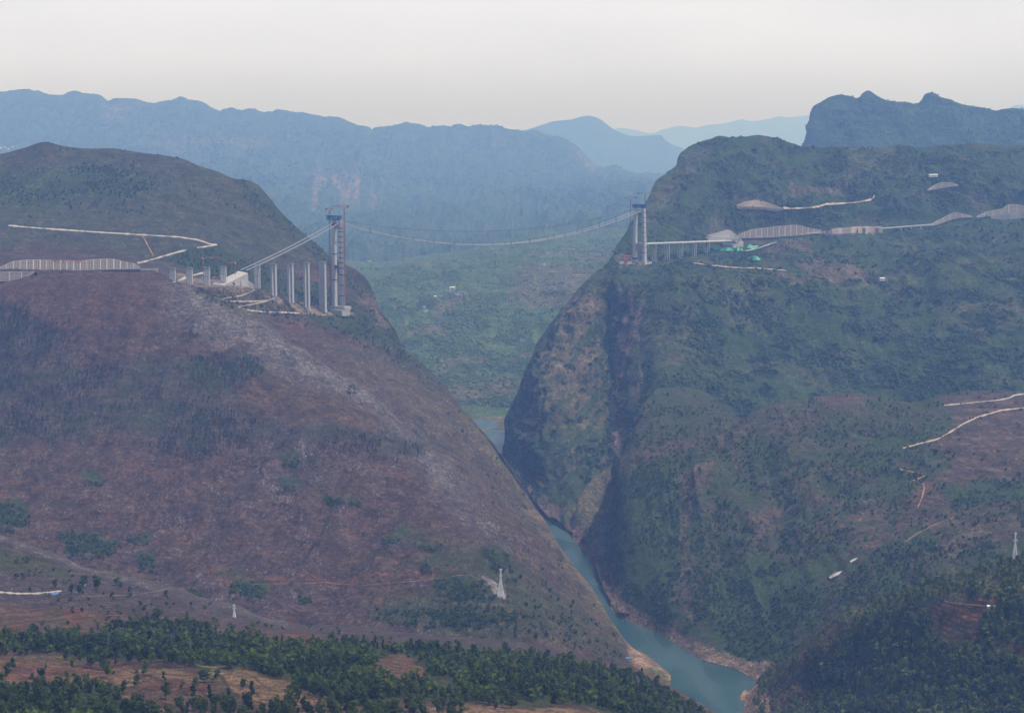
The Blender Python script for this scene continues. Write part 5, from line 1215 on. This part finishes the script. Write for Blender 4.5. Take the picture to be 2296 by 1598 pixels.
# ------------------------------------------------------------------ slope walls
def slope_wall(name, L, top, bot, label, cat='slope wall', rise=26, major=15, minor=3.6, rows=6, face=M_PANEL, beam=M_LATT, group=None, front=14, thick=22, dfix=None):
    """sloping retaining face; top and bot are outlines along x; beams stand proud of the panels."""
    t = np.array(top, float); b = np.array(bot, float); x0, x1 = max(t[0, 0], b[0, 0]), min(t[-1, 0], b[-1, 0])
    n = max(8, int((x1 - x0) / 2.2)); xs = np.linspace(x0, x1, n + 1)
    yt = np.interp(xs, t[:, 0], t[:, 1]); yb = np.interp(xs, b[:, 0], b[:, 1]); yt = np.minimum(yt, yb - .3)
    xm = (x0 + x1) / 2; dm = dfix or np.median([L.at1(x, y)[1] for x, y in zip(xs[::3], yb[::3] + 1)])
    db = np.full(n + 1, dm) if dfix else np.interp(xs, xs[::3], [L.at1(x, y)[1] for x, y in zip(xs[::3], yb[::3] + 1)])
    k = np.ones(9) / 9; db = np.convolve(np.pad(db, 4, 'edge'), k, 'valid') - front
    R = rows; G = np.zeros((R + 1, n + 1, 3))
    hmax = (yb - yt).max()
    for r in range(R + 1):
        v = r / R; y = yb + (yt - yb) * v; G[r] = W(xs, y, db + rise * v * (yb - yt) / hmax)
    e = thing(name, G[0, n // 2], label, cat, group); off = np.array(e['_at'])
    bk = G[R] + np.array([0, thick, -3.0]); bk2 = bk + np.array([0, thick * 2, -40.0]); dn = G[0] + np.array([0, 2.0, -10.0])
    A = np.concatenate([dn[None], G, bk[None], bk2[None]]); idx = np.arange((R + 4) * (n + 1)).reshape(R + 4, n + 1)
    f = np.stack([idx[:-1, :-1], idx[:-1, 1:], idx[1:, 1:], idx[1:, :-1]], -1).reshape(-1, 4)
    o = fast_mesh('face', A.reshape(-1, 3) - off, f, face); o.parent = e
    m = MB(); up = np.array([0, -.7, .5])
    S = lambda x, v: np.array([np.interp(x, xs, G[min(R, int(v * R)), :, i]) * (1 - (v * R - int(v * R))) + np.interp(x, xs, G[min(R, int(v * R) + 1), :, i]) * (v * R - int(v * R)) for i in range(3)]) + up
    for v, r in [(0, .9), (.5, .75), (1, .9)] + [(j / 6, .34) for j in (1, 2, 4, 5)]:
        xx = np.linspace(x0, x1, max(5, int((x1 - x0) / 7)))
        for xa, xb in zip(xx[:-1], xx[1:]): m.bar(S(xa, v), S(xb, v), r)
    if major:
        for x in np.arange(x0, x1, minor): m.bar(S(x, 0), S(x, 1), .36)
        for x in np.arange(x0, x1 + .1, major): m.bar(S(x, 0), S(x, 1), 1.0)
    m.obj('beam_grid', beam, e)
    return e
slope_wall('lattice_slope_wall', LEFT, [(-60, 606), (-20, 602), (0, 600), (17, 592), (34, 585.5), (68, 583), (96, 583), (120, 584.4), (188, 585), (198, 583), (231, 581), (256, 581.4), (280, 588), (301, 591), (314, 600.5)], [(-60, 611), (0, 608.6), (111, 606.6), (314, 603)],
           'long white concrete lattice covering the cut slope above the left road', rows=6, rise=34, front=6, dfix=4856)
slope_wall('lattice_slope_wall', LEFT, [(-60, 612), (0, 610.6), (77, 610)], [(-60, 632), (0, 630), (34, 629.5), (53, 627.5), (77, 611)], 'lower lattice slope hanging below the left road at the frame edge', rows=6, rise=14, front=30, minor=2.9, major=27, dfix=4800)
def strip_wall(name, top, bot, d, label, mat, thick=3.0, cat='wall', group=None):
    t = np.array(top, float); b = np.array(bot, float); x0, x1 = max(t[0, 0], b[0, 0]), min(t[-1, 0], b[-1, 0]); n = max(6, int((x1 - x0) / 4)); xs = np.linspace(x0, x1, n + 1)
    yt = np.interp(xs, t[:, 0], t[:, 1]); yb = np.maximum(np.interp(xs, b[:, 0], b[:, 1]), yt + .2)
    dd = np.array([d(x) for x in xs]) if callable(d) else np.full(n + 1, d)
    Fb, Ft = W(xs, yb, dd), W(xs, yt, dd); Fb[:, 2] -= 4; Bt = Ft + [0, thick, 0]; Bb = Fb + [0, thick, 0]
    A = np.stack([Fb, Ft, Bt, Bb]); idx = np.arange(4 * (n + 1)).reshape(4, n + 1)
    f = [(idx[r, i], idx[r, i + 1], idx[(r + 1) % 4, i + 1], idx[(r + 1) % 4, i]) for r in range(4) for i in range(n)] + [tuple(idx[:, 0]), tuple(idx[::-1, n])]
    o = mesh_obj(name, A.reshape(-1, 3), f, mat, loc=Fb[n // 2]); return tag(o, label, cat, group)
strip_wall('retaining_wall', [(90, 605.8), (111, 605.2), (200, 603.4), (300, 601.8), (352, 601.5), (354.5, 603)], [(90, 607.6), (190, 608), (217, 613), (250, 610), (300, 608), (337, 611), (354.5, 620)], lambda x: 4845 + (x - 90) * .1, 'pale concrete retaining wall along the road under the white lattice', M_PALE)
strip_wall('picket_wall', [(-60, 630.6), (34, 630)], [(-60, 640), (0, 639), (34, 636)], 4780, 'row of dark and pale footing posts under the lower lattice', M_TAN, 2.0)
slope_wall('lattice_slope_wall', RA, [(1562, 539.4), (1582, 529), (1632, 515), (1638, 516), (1654, 530), (1656, 538)], [(1562, 540), (1610, 539), (1656, 539.5)], 'gabled grey lattice slope behind the right anchorage with a row of red and white characters', rows=6, rise=40, face=M_CONC2, minor=5, major=0, dfix=6775, front=0)
slope_wall('lattice_slope_wall', RA, [(1656, 526.5), (1684, 515), (1747, 507.5), (1789, 504.8), (1822, 513.4), (1843, 517)], [(1656, 534), (1728, 532.5), (1843, 524)], 'longest green grey lattice slope along the right road, topped by forest', rows=6, rise=44, minor=3.4, major=13)
slope_wall('lattice_slope_wall', RA, [(1850, 521.5), (1867, 513), (1918, 508.5), (1978, 508)], [(1850, 526), (1915, 523), (1978, 521)], 'low pale slope wall between the long lattice and the small viaduct', rows=4, rise=22, face=M_CUT, minor=8, major=30)
strip_wall('abutment', [(1924, 510.5), (1979, 511)], [(1924, 523), (1979, 521.5)], lambda x: RA.at1(x, 522)[1] - 34, 'pale abutment block at the left end of the small distant viaduct', M_PALE, 9)
slope_wall('lattice_slope_wall', RA, [(2088, 504), (2093, 499.5), (2114, 489), (2130, 481), (2140, 476.8), (2152, 478), (2167, 482), (2180, 485)], [(2088, 506.5), (2100, 504), (2130, 493), (2150, 488), (2180, 487)], 'curved pale lattice slope at the right end of the small viaduct', rows=4, rise=18, minor=4, major=14)
slope_wall('lattice_slope_wall', RA, [(2190, 485.5), (2210, 475.6), (2252, 468), (2258, 459), (2283, 459), (2300, 464), (2380, 466)], [(2190, 488), (2225, 484), (2262, 481), (2300, 478), (2380, 476)], 'stepped lattice slope above a pale wall at the right frame edge', rows=5, rise=30, minor=3.2, major=18)
strip_wall('retaining_wall', [(2222, 482.5), (2265, 478.5), (2380, 474)], [(2222, 487), (2245, 491), (2295, 486), (2380, 484)], lambda x: RA.at1(min(x, 2400), 492)[1] - 40, 'smooth pale retaining wall under the stepped lattice at the right frame edge', M_PALE, 4)
slope_wall('lattice_slope_wall', RA, [(2080, 426), (2093, 416), (2110, 409.5), (2135, 410), (2149, 415.5)], [(2080, 427), (2098, 424), (2127, 418.5), (2149, 416.5)], 'small isolated lattice slope high in the right forest', rows=4, rise=16, minor=4, major=16)
slope_wall('rock_cutting', RA, [(1652, 460.5), (1668, 453), (1691, 448.8), (1708, 449), (1725, 455.5), (1754, 467.5)], [(1652, 463.5), (1691, 464), (1719, 466), (1754, 469)], 'bare oval rock cutting high above the right anchorage', 'cutting', rows=5, rise=26, face=M_CUT, beam=M_CUT, major=0)
wl = W(1620, 528, 6790)
p0 = W(1597, 531.5, 6768)
m = MB(); glyphs(m, p0, np.array([.97, .24, .02]), Zv, np.array([.24, -.97, 0]), 11, 4.6, 1.6, None)
o = mesh_obj('slope_lettering', m.v, m.f, M_WHITE); tag(o, 'row of pale block characters standing on the gabled lattice slope', 'lettering')
signboard('billboard', RA.at1(1409, 577) - [0, 8, 1], np.array([1., 0, 0]), 26, 8, 'red billboard with white characters left of the right tower', 6, 3.0)
for i, (x, w_) in enumerate(((122, 6), (129, 5), (141, 6), (148, 5), (156, 6), (163, 5), (172, 6), (179, 5))):
    m = MB(); p = W(x, 587.3, 4868); m.block(p, p + Zv * 5.0, (1, 0, 0), (0, 1, 0), (w_ * .5, .3)); e = thing('banner', p, 'red and white banner in the row along the top of the left lattice wall', 'banner', 'banners along the top of the left lattice')
    m.obj('panel', M_RED, e); m = MB(); glyphs(m, p + np.array([-w_ * .4, -.45, 1.2]), np.array([1., 0, 0]), Zv, np.array([0, -1., 0]), 1, 2.6, .3, None); m.obj('lettering', M_WHITE, e)
for x in (478, 482.5, 487, 491):
    m = MB(); p = LEFT.at1(x, 625) + np.array([0, -4, 0]); m.block(p, p + Zv * 6, (1, 0, 0), (0, 1, 0), (2.1, .3)); e = thing('sign_board', p, 'small red and white board in the row beside the left anchorage', 'sign', 'boards beside the left anchorage')
    m.obj('panel', M_RED, e); m = MB(); m.block(p + np.array([0, -.4, 3.6]), p + np.array([0, -.4, 5.2]), (1, 0, 0), (0, 1, 0), (1.5, .1)); m.obj('lettering', M_WHITE, e)

# green dust nets over loose soil
def net(L, poly, label):
    t = np.array(poly, float); xs = np.linspace(t[:, 0].min() + .5, t[:, 0].max() - .5, 16); G = []
    for x in xs:
        ys = []
        for (xa, ya), (xb, yb) in zip(poly, poly[1:] + poly[:1]):
            if (xa <= x < xb) or (xb <= x < xa): ys.append(ya + (yb - ya) * (x - xa) / (xb - xa))
        if len(ys) < 2: ys = [ys[0], ys[0] + .5] if ys else [t[:, 1].mean()] * 2
        a, b = min(ys), max(ys)
        p0 = L.at1(x, b) ; col = [W(x, b + (a - b) * k / 5, p0[1] - 16 + k * 3.0 + RNG.uniform(-.8, .8)) for k in range(6)]
        G.append([p0 + np.array([0, -8, -6])] + col + [col[-1] + np.array([0, 14, -4.])])
    G = np.array(G); idx = np.arange(G.shape[0] * G.shape[1]).reshape(G.shape[:2]); f = np.stack([idx[:-1, :-1], idx[1:, :-1], idx[1:, 1:], idx[:-1, 1:]], -1).reshape(-1, 4)
    o = mesh_obj('dust_net', G.reshape(-1, 3), f, M_NET, loc=G[8, 0]); return tag(o, label, 'netting', 'green dust nets')
net(RA, [(1598, 557), (1612, 554.5), (1640, 556), (1662, 555), (1667, 562), (1632, 563.5), (1605, 560)], 'longest strip of green netting spread below the right anchorage')
net(RA, [(1672, 553.5), (1681, 546.5), (1686, 551), (1702, 550), (1694, 557), (1676, 557)], 'peaked green netting right of the right anchorage')
net(RA, [(1675, 578), (1690, 572.5), (1698, 575), (1707, 582), (1695, 584)], 'separate patch of green netting lower down in the forest')

# ------------------------------------------------------------------ roads and tracks
def ribbon(name, L, pts, wpx, mat, lift=.9, rough=.55):
    pts = np.array(pts, float); seg = np.hypot(*np.diff(pts, axis=0).T); s_ = np.r_[0, np.cumsum(seg)]; n = max(4, int(s_[-1] / 3))
    u = np.linspace(0, s_[-1], n + 1); x = np.interp(u, s_, pts[:, 0]); y = np.interp(u, s_, pts[:, 1])
    if n > 6:
        k = np.array([1, 2, 1]) / 4; x[1:-1] = np.convolve(x, k, 'valid'); y[1:-1] = np.convolve(y, k, 'valid')
    tx, ty = np.gradient(x), np.gradient(y); ln = np.hypot(tx, ty) + 1e-6; nx, ny = -ty / ln, tx / ln
    w = wpx * .5 * np.clip(1 + rough * np.convolve(np.pad(RNG.normal(size=n + 1), 1, 'edge'), [.35, .3, .35], 'valid'), .45, 1.9)
    V = []
    for i in range(n + 1):
        a = L.at([x[i] + nx[i] * w[i]], [y[i] + ny[i] * w[i]])[0]; b = L.at([x[i] - nx[i] * w[i]], [y[i] - ny[i] * w[i]])[0]
        if np.isnan(a[0]) or np.isnan(b[0]) or abs(a[1] - b[1]) > 160:
            V.append(None); continue
        up = np.array([0, -.4, 1.0]) * lift
        V.append((a + up, b + up))
    vs = []; f = []; prev = None
    for v in V:
        if v is None: prev = None; continue
        k = len(vs); vs += [v[0], v[1]]
        if prev is not None: f.append((prev, prev + 1, k + 1, k))
        prev = k
    if not f: return None
    o = mesh_obj(name, vs, f, mat); o['kind'] = 'structure'; return o
ribbon('road', LEFT, [(20, 506), (60, 510), (100, 513), (200, 520), (300, 526), (400, 532), (440, 538), (456, 543), (468, 548), (484, 549.5)], 2.6, M_ROAD)
ribbon('road', LEFT, [(484, 549.5), (465, 552.5), (440, 556)], 2.4, M_ROAD)
ribbon('road', LEFT, [(417, 561), (400, 565), (380, 571), (350, 580), (330, 585.5), (308, 591)], 3.4, M_ROAD)
ribbon('track', LEFT, [(318, 529), (326, 540), (336, 560), (345, 576)], 2.0, M_TRACK)
ribbon('road', LEFT, [(571, 650), (560, 656), (545, 662), (525, 666), (498, 670), (492, 673), (505, 676), (535, 676.5), (570, 676), (600, 674), (614, 670)], 2.6, M_ROAD)
ribbon('road', LEFT, [(600, 675), (575, 680), (545, 685), (531, 689), (538, 693), (560, 697), (590, 700), (640, 701), (670, 703)], 2.4, M_ROAD)
ribbon('road', LEFT, [(492, 618), (500, 622), (498, 629), (488, 634), (478, 637)], 3.6, M_ROAD)
ribbon('road', LEFT, [(388, 634), (404, 628), (420, 621), (444, 615), (456, 612)], 3.0, M_ROAD)
ribbon('track', LEFT, [(500, 1312), (560, 1310), (640, 1308.5), (700, 1308), (725, 1305), (760, 1310), (820, 1312), (860, 1308), (900, 1306), (960, 1300), (1000, 1296), (1030, 1290), (1060, 1291), (1080, 1302), (1098, 1318)], 1.1, plain_mat('red_earth_track', (.18, .10, .065), .95, .5, .05), rough=1.3)
ribbon('road', FG, [(-60, 1325), (0, 1328), (40, 1331), (80, 1331), (110, 1328), (138, 1325)], 3.4, M_ROAD)
ribbon('track', FG, [(185, 1337), (240, 1336), (300, 1334), (355, 1325), (385, 1318)], 1.2, plain_mat('tan_earth_path', (.20, .14, .10), .95, .35, .1))
ribbon('road', RA, [(1740, 468.5), (1770, 471), (1800, 470), (1830, 467), (1850, 461), (1880, 460), (1920, 457), (1946, 452), (1956, 447), (1957, 441)], 3.4, M_CUT, lift=6)
ribbon('road', RA, [(1555, 592), (1590, 597), (1640, 602), (1700, 604), (1760, 609)], 1.8, M_CUT, lift=4)
ribbon('road', RA, [(1672, 566), (1700, 560), (1720, 553), (1742, 546)], 2.2, M_ROAD, lift=6)
ribbon('road', RA, [(1660, 535), (1720, 534), (1790, 528), (1850, 526), (1925, 523)], 3.0, M_ROAD, lift=9)
ribbon('road', RB, [(2420, 880), (2300, 883), (2275, 886), (2262, 893), (2240, 897), (2190, 902), (2150, 906), (2115, 909)], 2.4, M_ROAD)
ribbon('track', RB, [(2420, 912), (2300, 914), (2245, 920), (2190, 936), (2160, 950), (2125, 972), (2100, 985), (2060, 995), (2024, 1005)], 2.6, M_CUT)
ribbon('track', RB, [(2010, 1051), (2040, 1057), (2078, 1064), (2062, 1072), (2044, 1079)], 2.2, M_TRACK)
ribbon('track', RB, [(2070, 1084), (2074, 1092), (2068, 1115), (2062, 1130), (2055, 1141)], 3.0, M_TRACK)
ribbon('track', RB, [(2140, 1160), (2100, 1175), (2060, 1195), (2030, 1215)], 3.0, plain_mat('brown_earth_path', (.17, .115, .08), .95, .3, .1))
ribbon('track', RC, [(2118, 1347), (2130, 1351), (2160, 1354), (2210, 1359)], 2.2, M_TRACK)

# ------------------------------------------------------------------ houses and huts
def house(name, p, w, dpt, h, roof, label, cat='house', wall=M_WALL, rot=0.0, group=None, flat=False, win=2):
    e = thing(name, p, label, cat, group); c, s_ = math.cos(rot), math.sin(rot); u = np.array([c, s_, 0]); v = np.array([-s_, c, 0])
    m = MB(); m.block(p - Zv * 3, p + Zv * h, u, v, (w / 2, dpt / 2)); m.obj('wall', wall, e)
    m = MB()
    if flat: m.block(p + Zv * (h + .02), p + Zv * (h + .7), u, v, (w / 2 + .4, dpt / 2 + .4))
    else:
        r = h + dpt * .28; o = .6
        a = [p + u * (sx * (w / 2 + o)) + v * (sy * (dpt / 2 + o)) + Zv * (h + .02) for sx, sy in ((-1, -1), (1, -1), (1, 1), (-1, 1))]
        t = [p + u * (sx * (w / 2 + o)) + v * (sy * .15) + Zv * r for sx, sy in ((-1, -1), (1, -1), (1, 1), (-1, 1))]
        m.hexa(a + t)
    m.obj('roof', roof, e)
    for i in range(win):
        m = MB(); q = p + u * w * ((i + .5) / win - .5) - v * (dpt / 2 + .06) + Zv * h * .45
        m.block(q, q + Zv * h * .3, u, v, (w * .09, .05)); m.obj('window', M_GLASS, e)
    return e
HG = 'houses of the valley hamlet'
for x, y, w_, h_, rf, lab in ((1016, 649, 20, 9, M_WHITE, 'brightest white house at the top of the valley hamlet'), (1006, 653, 14, 7, M_TILE, 'grey roofed house left of the brightest white one in the hamlet'), (989, 664, 12, 6, M_TILE, 'small house down the left end of the hamlet'),
    (976, 667, 9, 5, M_WHITE, 'lone white hut farthest left of the hamlet'), (1029, 661, 16, 8, M_TILE, 'house at the lower middle of the hamlet'), (1036, 658, 15, 8, M_TILE, 'house in the close group right of the hamlet centre'), (1046, 657.5, 14, 8, M_TILE, 'rightmost house of the hamlet'), (1040, 663, 18, 6, M_TILE, 'lowest and longest house of the hamlet')):
    house('house', VAL.at1(x, y) - [0, 0, 1], w_ * 1.3, 10, h_ * 1.3, rf, lab, group=HG, rot=RNG.uniform(-.4, .4))
for x, y, w_, h_, rf, wl_, lab in ((883, 691, 14, 8, M_TILE, M_WALL, 'white house on a bare knoll left in the valley'), (904, 697.5, 10, 6, M_TILE, M_WALL, 'small house between two others on the left valley slope'), (953, 698, 18, 7, M_TILE, M_WALL, 'wide house below the hamlet beside a blue roof'), (951.5, 690, 11, 5, M_BROOF, M_WALL, 'blue roofed house below the hamlet'),
    (1221, 594, 12, 9, M_TILE, M_WALL, 'lone bright house among fields right of the valley'), (828, 587.5, 16, 9, M_TILE, M_WALL, 'white house far off by the left canyon rim'), (841, 589, 12, 7, M_TILE, M_TAN, 'tan house beside the white one near the left canyon rim'), (1240, 613, 34, 5, M_TAN, M_TAN, 'long low tan building on the right valley slope'),
    (1267, 624, 12, 6, M_TILE, M_WALL, 'small house left of the large tan block'), (1294, 622, 22, 10, M_TAN, M_TAN, 'large tan block on the right valley slope near the cliff'), (1228, 568.5, 14, 6, M_TILE, M_WALL, 'house left of the row of white sheds'), (1238, 567, 10, 5, M_TILE, M_TAN, 'tan hut next to the row of white sheds'),
    (1112, 568.5, 16, 6, M_TILE, M_WALL, 'left house on the far valley crest'), (1138, 566, 18, 6, M_TILE, M_TAN, 'right tan house on the far valley crest'), (1172, 765, 14, 5, M_BROOF, M_WALL, 'low blue roofed house in the lower valley'), (990, 821, 16, 3, M_WALL, M_WALL, 'flat pale shed on a terrace low in the valley')):
    house('house', VAL.at1(x, y) - [0, 0, 1], w_ * 1.35, 12, h_ * 1.35, rf, lab, wall=wl_, flat=rf in (M_TAN, M_WALL), rot=RNG.uniform(-.4, .4))
for i in range(6):
    house('shed', VAL.at1(1260 + i * 5.4, 559) - [0, 0, 1], 8.0, 16, 7.5, M_TILE, 'pale shed in the even row high on the right side of the valley', 'shed', group='row of valley sheds', win=1)
for x, y, lab in ((1976, 629, 'white house alone in the middle of the right forest'), (2084, 397, 'left white shed high in the far right forest'), (2094, 396.5, 'right white shed high in the far right forest')):
    house('house', RA.at1(x, y + 1) + [0, -12, 4], 16, 9, 6, M_WHITE, lab)
for x, y in ((3, 335), (12, 333), (20, 337), (30, 332)):
    p = FAR1.at1(x, y); house('house', p + [0, -10, 8], 26, 12, 13, M_WHITE, 'tiny white building of the far village behind the left mountain', group='far village buildings', win=0)
house('shed', FG.at1(123, 1334) + [0, -2, -.5], 14.5, 6, 3.4, M_BROOF, 'long pale blue roofed shed below the end of the white road', 'shed', rot=.1)
house('hut', FG.at1(184, 1314) + [0, -2, -.3], 11, 5, 3.0, M_BROOF, 'small blue roofed hut behind the trees on the terraces', 'hut', rot=.15)
house('hut', LEFT.at1(1407, 1478) + [0, -2, -.3], 8.5, 6, 4.2, M_BROOF, 'small hut with a bright blue roof above the river beach', 'hut')
house('greenhouse', RC.at1(2224, 1360) + [0, -2, 0], 14, 5, 2.2, M_WHITE, 'low white plastic shelter at the edge of the red terraces', 'greenhouse', win=0)
# site huts and machines at the two towers
for x, y, mt, lab in ((588, 702, M_BROOF, 'blue container cabin on the site road below the piers'), (741, 690, M_WHITE, 'white cabin at the foot of the left tower'), (733, 683, M_TAN, 'tan stacked cabins between the widest pier and the left tower')):
    house('site_cabin', LEFT.at1(x, y + 2) + [0, -6, 0], 9, 5, 4 if mt != M_TAN else 9, mt, lab, 'cabin', wall=mt, flat=True)
for x, y, mt, lab in ((1393, 590, M_WHITE, 'white cabin at the cliff edge left of the right tower'), (1402, 588, M_RED, 'red cabin left of the right tower foot'), (1412, 590, M_WHITE, 'pale cabin just left of the right tower foot'), (1457, 590, M_WHITE, 'white cabin right of the right tower foot'), (1463, 589.5, M_BROOF, 'blue cabin right of the right tower foot')):
    house('site_cabin', RA.at1(x, y + 1) + [0, -16, 3], 11, 5, 4.5, mt, lab, 'cabin', wall=mt, flat=True)

# ------------------------------------------------------------------ pylons
def pylon(p, h, wb, label, arms, waist=.62, r=.28):
    e = thing('power_pylon', p, label, 'pylon', 'power pylons'); X = np.array([1., 0, 0]); Y = np.array([0, 1., 0])
    cs = [(-1, -1), (1, -1), (1, 1), (-1, 1)]
    hw = lambda t: wb * (1 - t / waist * .80) if t < waist else wb * (.20 - .10 * (t - waist) / (1 - waist))
    C = lambda t, k: p + Zv * h * t + X * cs[k % 4][0] * hw(t) + Y * cs[k % 4][1] * hw(t)
    for k in range(4):
        m = MB(); m.bar(C(0, k) - Zv * 2, C(waist, k), r * 1.35); m.bar(C(waist, k), C(1, k), r); m.obj('leg', M_SILVER, e)
    m = MB(); ts = np.r_[np.linspace(0, waist, 7), np.linspace(waist, 1, 6)[1:]]
    for a, b in zip(ts[:-1], ts[1:]):
        for k in range(4):
            m.bar(C(a, k), C(b, k + 1), r * .7); m.bar(C(a, k + 1), C(b, k), r * .7); m.bar(C(b, k), C(b, k + 1), r * .7)
    m.obj('bracing', M_SILVER, e)
    for t, w_ in arms:
        m = MB(); z = p + Zv * h * t
        for s_ in (-1, 1):
            m.bar(z + X * hw(t) * s_, z + X * w_ * s_ + Zv * .6, r); m.bar(z + Zv * 2 + X * hw(t) * s_, z + X * w_ * s_ + Zv * .6, r)
            m.bar(z + X * w_ * s_ * .95 + Zv * .6, z + X * w_ * s_ * .95 - Zv * 1.8, r * .8)
        m.obj('cross_arm', M_SILVER, e)
    return e
p = LEFT.at1(1122.5, 1339); pylon(p, 66 / F * p[1], 6.3, 'tallest white lattice pylon on the stony slope at the end of the orange track', ((.985, 2.6), (.78, 2.4)), r=.42)
p = FG.at1(525, 1383); pylon(p, 29 / F * p[1], 2.2, 'shortest pylon, narrow and white, beside the pale stony crest', ((.95, 2.2), (.72, 2.0)), r=.3)
p = RC.at1(2275, 1262); pylon(p, 71 / F * p[1], 4.6, 'white pylon rising behind the trees at the right frame edge', ((.97, 1.8), (.74, 3.8)), r=.3)
# pale rubble chutes on the right slope
for poly, lab in (([(1858, 1294), (1872, 1284), (1882, 1281), (1890, 1278), (1880, 1288), (1862, 1296)], 'larger pale rubble spill on the lower right slope'), ([(1905, 1258), (1914, 1252), (1924, 1249), (1918, 1255), (1908, 1260)], 'smaller pale rubble spill above the larger one')):
    o = net(RB, poly, lab); o.name = 'rubble_spill'; o.data.materials[0] = M_PALE; o['category'] = 'rubble'; del o['group']
# ------------------------------------------------------------------ air, sky, sun, camera
HAZE_D, HAZE_C = .58e-4, (.26, .47, 1.0)
t = NT('haze_air')
v = t.n('ShaderNodeVolumePrincipled')
v.inputs['Color'].default_value = (*HAZE_C, 1); v.inputs['Absorption Color'].default_value = (1, 1, 1, 1)
v.inputs['Density'].default_value = HAZE_D; v.inputs['Anisotropy'].default_value = 0.0
t.l(v.outputs[0], t.out.inputs['Volume'])
x0, x1, y0, y1, z0, z1 = -95500, 95500, -3500, 98500, -61.5, 2200
hv = [(x, y, z) for z in (z0, z1) for y in (y0, y1) for x in (x0, x1)]
hz = mesh_obj('haze', hv, [(0, 2, 3, 1), (4, 5, 7, 6), (0, 1, 5, 4), (2, 6, 7, 3), (0, 4, 6, 2), (1, 3, 7, 5)], t.m)
tag(hz, kind='stuff')

SUN_EL, SUN_AZ = math.radians(67), math.radians(106)      # azimuth from the view direction towards the right
world = bpy.data.worlds.new('World'); scene.world = world; world.use_nodes = True
wt = world.node_tree; bg = wt.nodes['Background']
sky = wt.nodes.new('ShaderNodeTexSky'); sky.sky_type = 'NISHITA'; sky.sun_disc = False
sky.sun_elevation = SUN_EL; sky.sun_rotation = SUN_AZ
sky.altitude = 900; sky.air_density = .8; sky.dust_density = 8.0; sky.ozone_density = 1.0
# thin white overcast towards the horizon
tc = wt.nodes.new('ShaderNodeTexCoord'); sx = wt.nodes.new('ShaderNodeSeparateXYZ'); wt.links.new(tc.outputs['Generated'], sx.inputs[0])
mr = wt.nodes.new('ShaderNodeMapRange'); mr.interpolation_type = 'SMOOTHSTEP'
for k, v in ((1, 0.03), (2, .22), (3, .92), (4, .0)): mr.inputs[k].default_value = v
wt.links.new(sx.outputs[2], mr.inputs[0])
mx = wt.nodes.new('ShaderNodeMix'); mx.data_type = 'RGBA'; wt.links.new(mr.outputs[0], mx.inputs[0])
wt.links.new(sky.outputs[0], mx.inputs[6]); 
m2 = wt.nodes.new('ShaderNodeMapRange'); m2.interpolation_type = 'SMOOTHSTEP'
for k, v in ((1, -.01), (2, .08), (3, 0.0), (4, 1.0)): m2.inputs[k].default_value = v
wt.links.new(sx.outputs[2], m2.inputs[0])
mc = wt.nodes.new('ShaderNodeMix'); mc.data_type = 'RGBA'; wt.links.new(m2.outputs[0], mc.inputs[0])
mc.inputs[6].default_value = (6.0, 6.9, 10.8, 1); mc.inputs[7].default_value = (9.0, 9.3, 10.8, 1)
mp = wt.nodes.new('ShaderNodeMapping'); mp.inputs['Scale'].default_value = (1, 1, 5); wt.links.new(tc.outputs['Generated'], mp.inputs[0])
nz = wt.nodes.new('ShaderNodeTexNoise'); nz.inputs['Scale'].default_value = 6; nz.inputs['Detail'].default_value = 5; wt.links.new(mp.outputs[0], nz.inputs['Vector'])
mr2 = wt.nodes.new('ShaderNodeMapRange'); mr2.inputs[1].default_value = .3; mr2.inputs[2].default_value = .7; mr2.inputs[3].default_value = .93; mr2.inputs[4].default_value = 1.05
wt.links.new(nz.outputs[0], mr2.inputs[0])
ml = wt.nodes.new('ShaderNodeMix'); ml.data_type = 'RGBA'; ml.blend_type = 'MULTIPLY'; ml.inputs[0].default_value = 1
wt.links.new(mc.outputs[2], ml.inputs[6]); wt.links.new(mr2.outputs[0], ml.inputs[7])
wt.links.new(ml.outputs[2], mx.inputs[7])
wt.links.new(mx.outputs[2], bg.inputs[0]); bg.inputs[1].default_value = .15
sl = bpy.data.lights.new('sun', 'SUN'); sl.energy = 4.2; sl.angle = math.radians(.5); sl.color = (1.0, .965, .92)
so = bpy.data.objects.new('sun', sl); COL.objects.link(so)
from mathutils import Vector
sd = Vector((math.sin(SUN_AZ) * math.cos(SUN_EL), math.cos(SUN_AZ) * math.cos(SUN_EL), math.sin(SUN_EL)))
so.rotation_euler = sd.to_track_quat('Z', 'Y').to_euler()
so.location = (3000, 2000, 4000)

cam = bpy.data.cameras.new('camera'); co = bpy.data.objects.new('camera', cam); COL.objects.link(co)
co.location = (0, 0, HCAM); co.rotation_euler = (math.pi / 2 - PITCH, 0, 0)
cam.sensor_fit = 'HORIZONTAL'; cam.sensor_width = 36; cam.lens = 36 * F / 2296
cam.clip_start = 1; cam.clip_end = 100000
scene.camera = co
scene.view_settings.view_transform = 'Standard'; scene.view_settings.look = 'None'
scene.view_settings.exposure = -0.28; scene.view_settings.gamma = 1.0
scene.cycles.volume_bounces = 4
scene.cycles.max_bounces = 8; scene.cycles.diffuse_bounces = 2; scene.cycles.glossy_bounces = 2
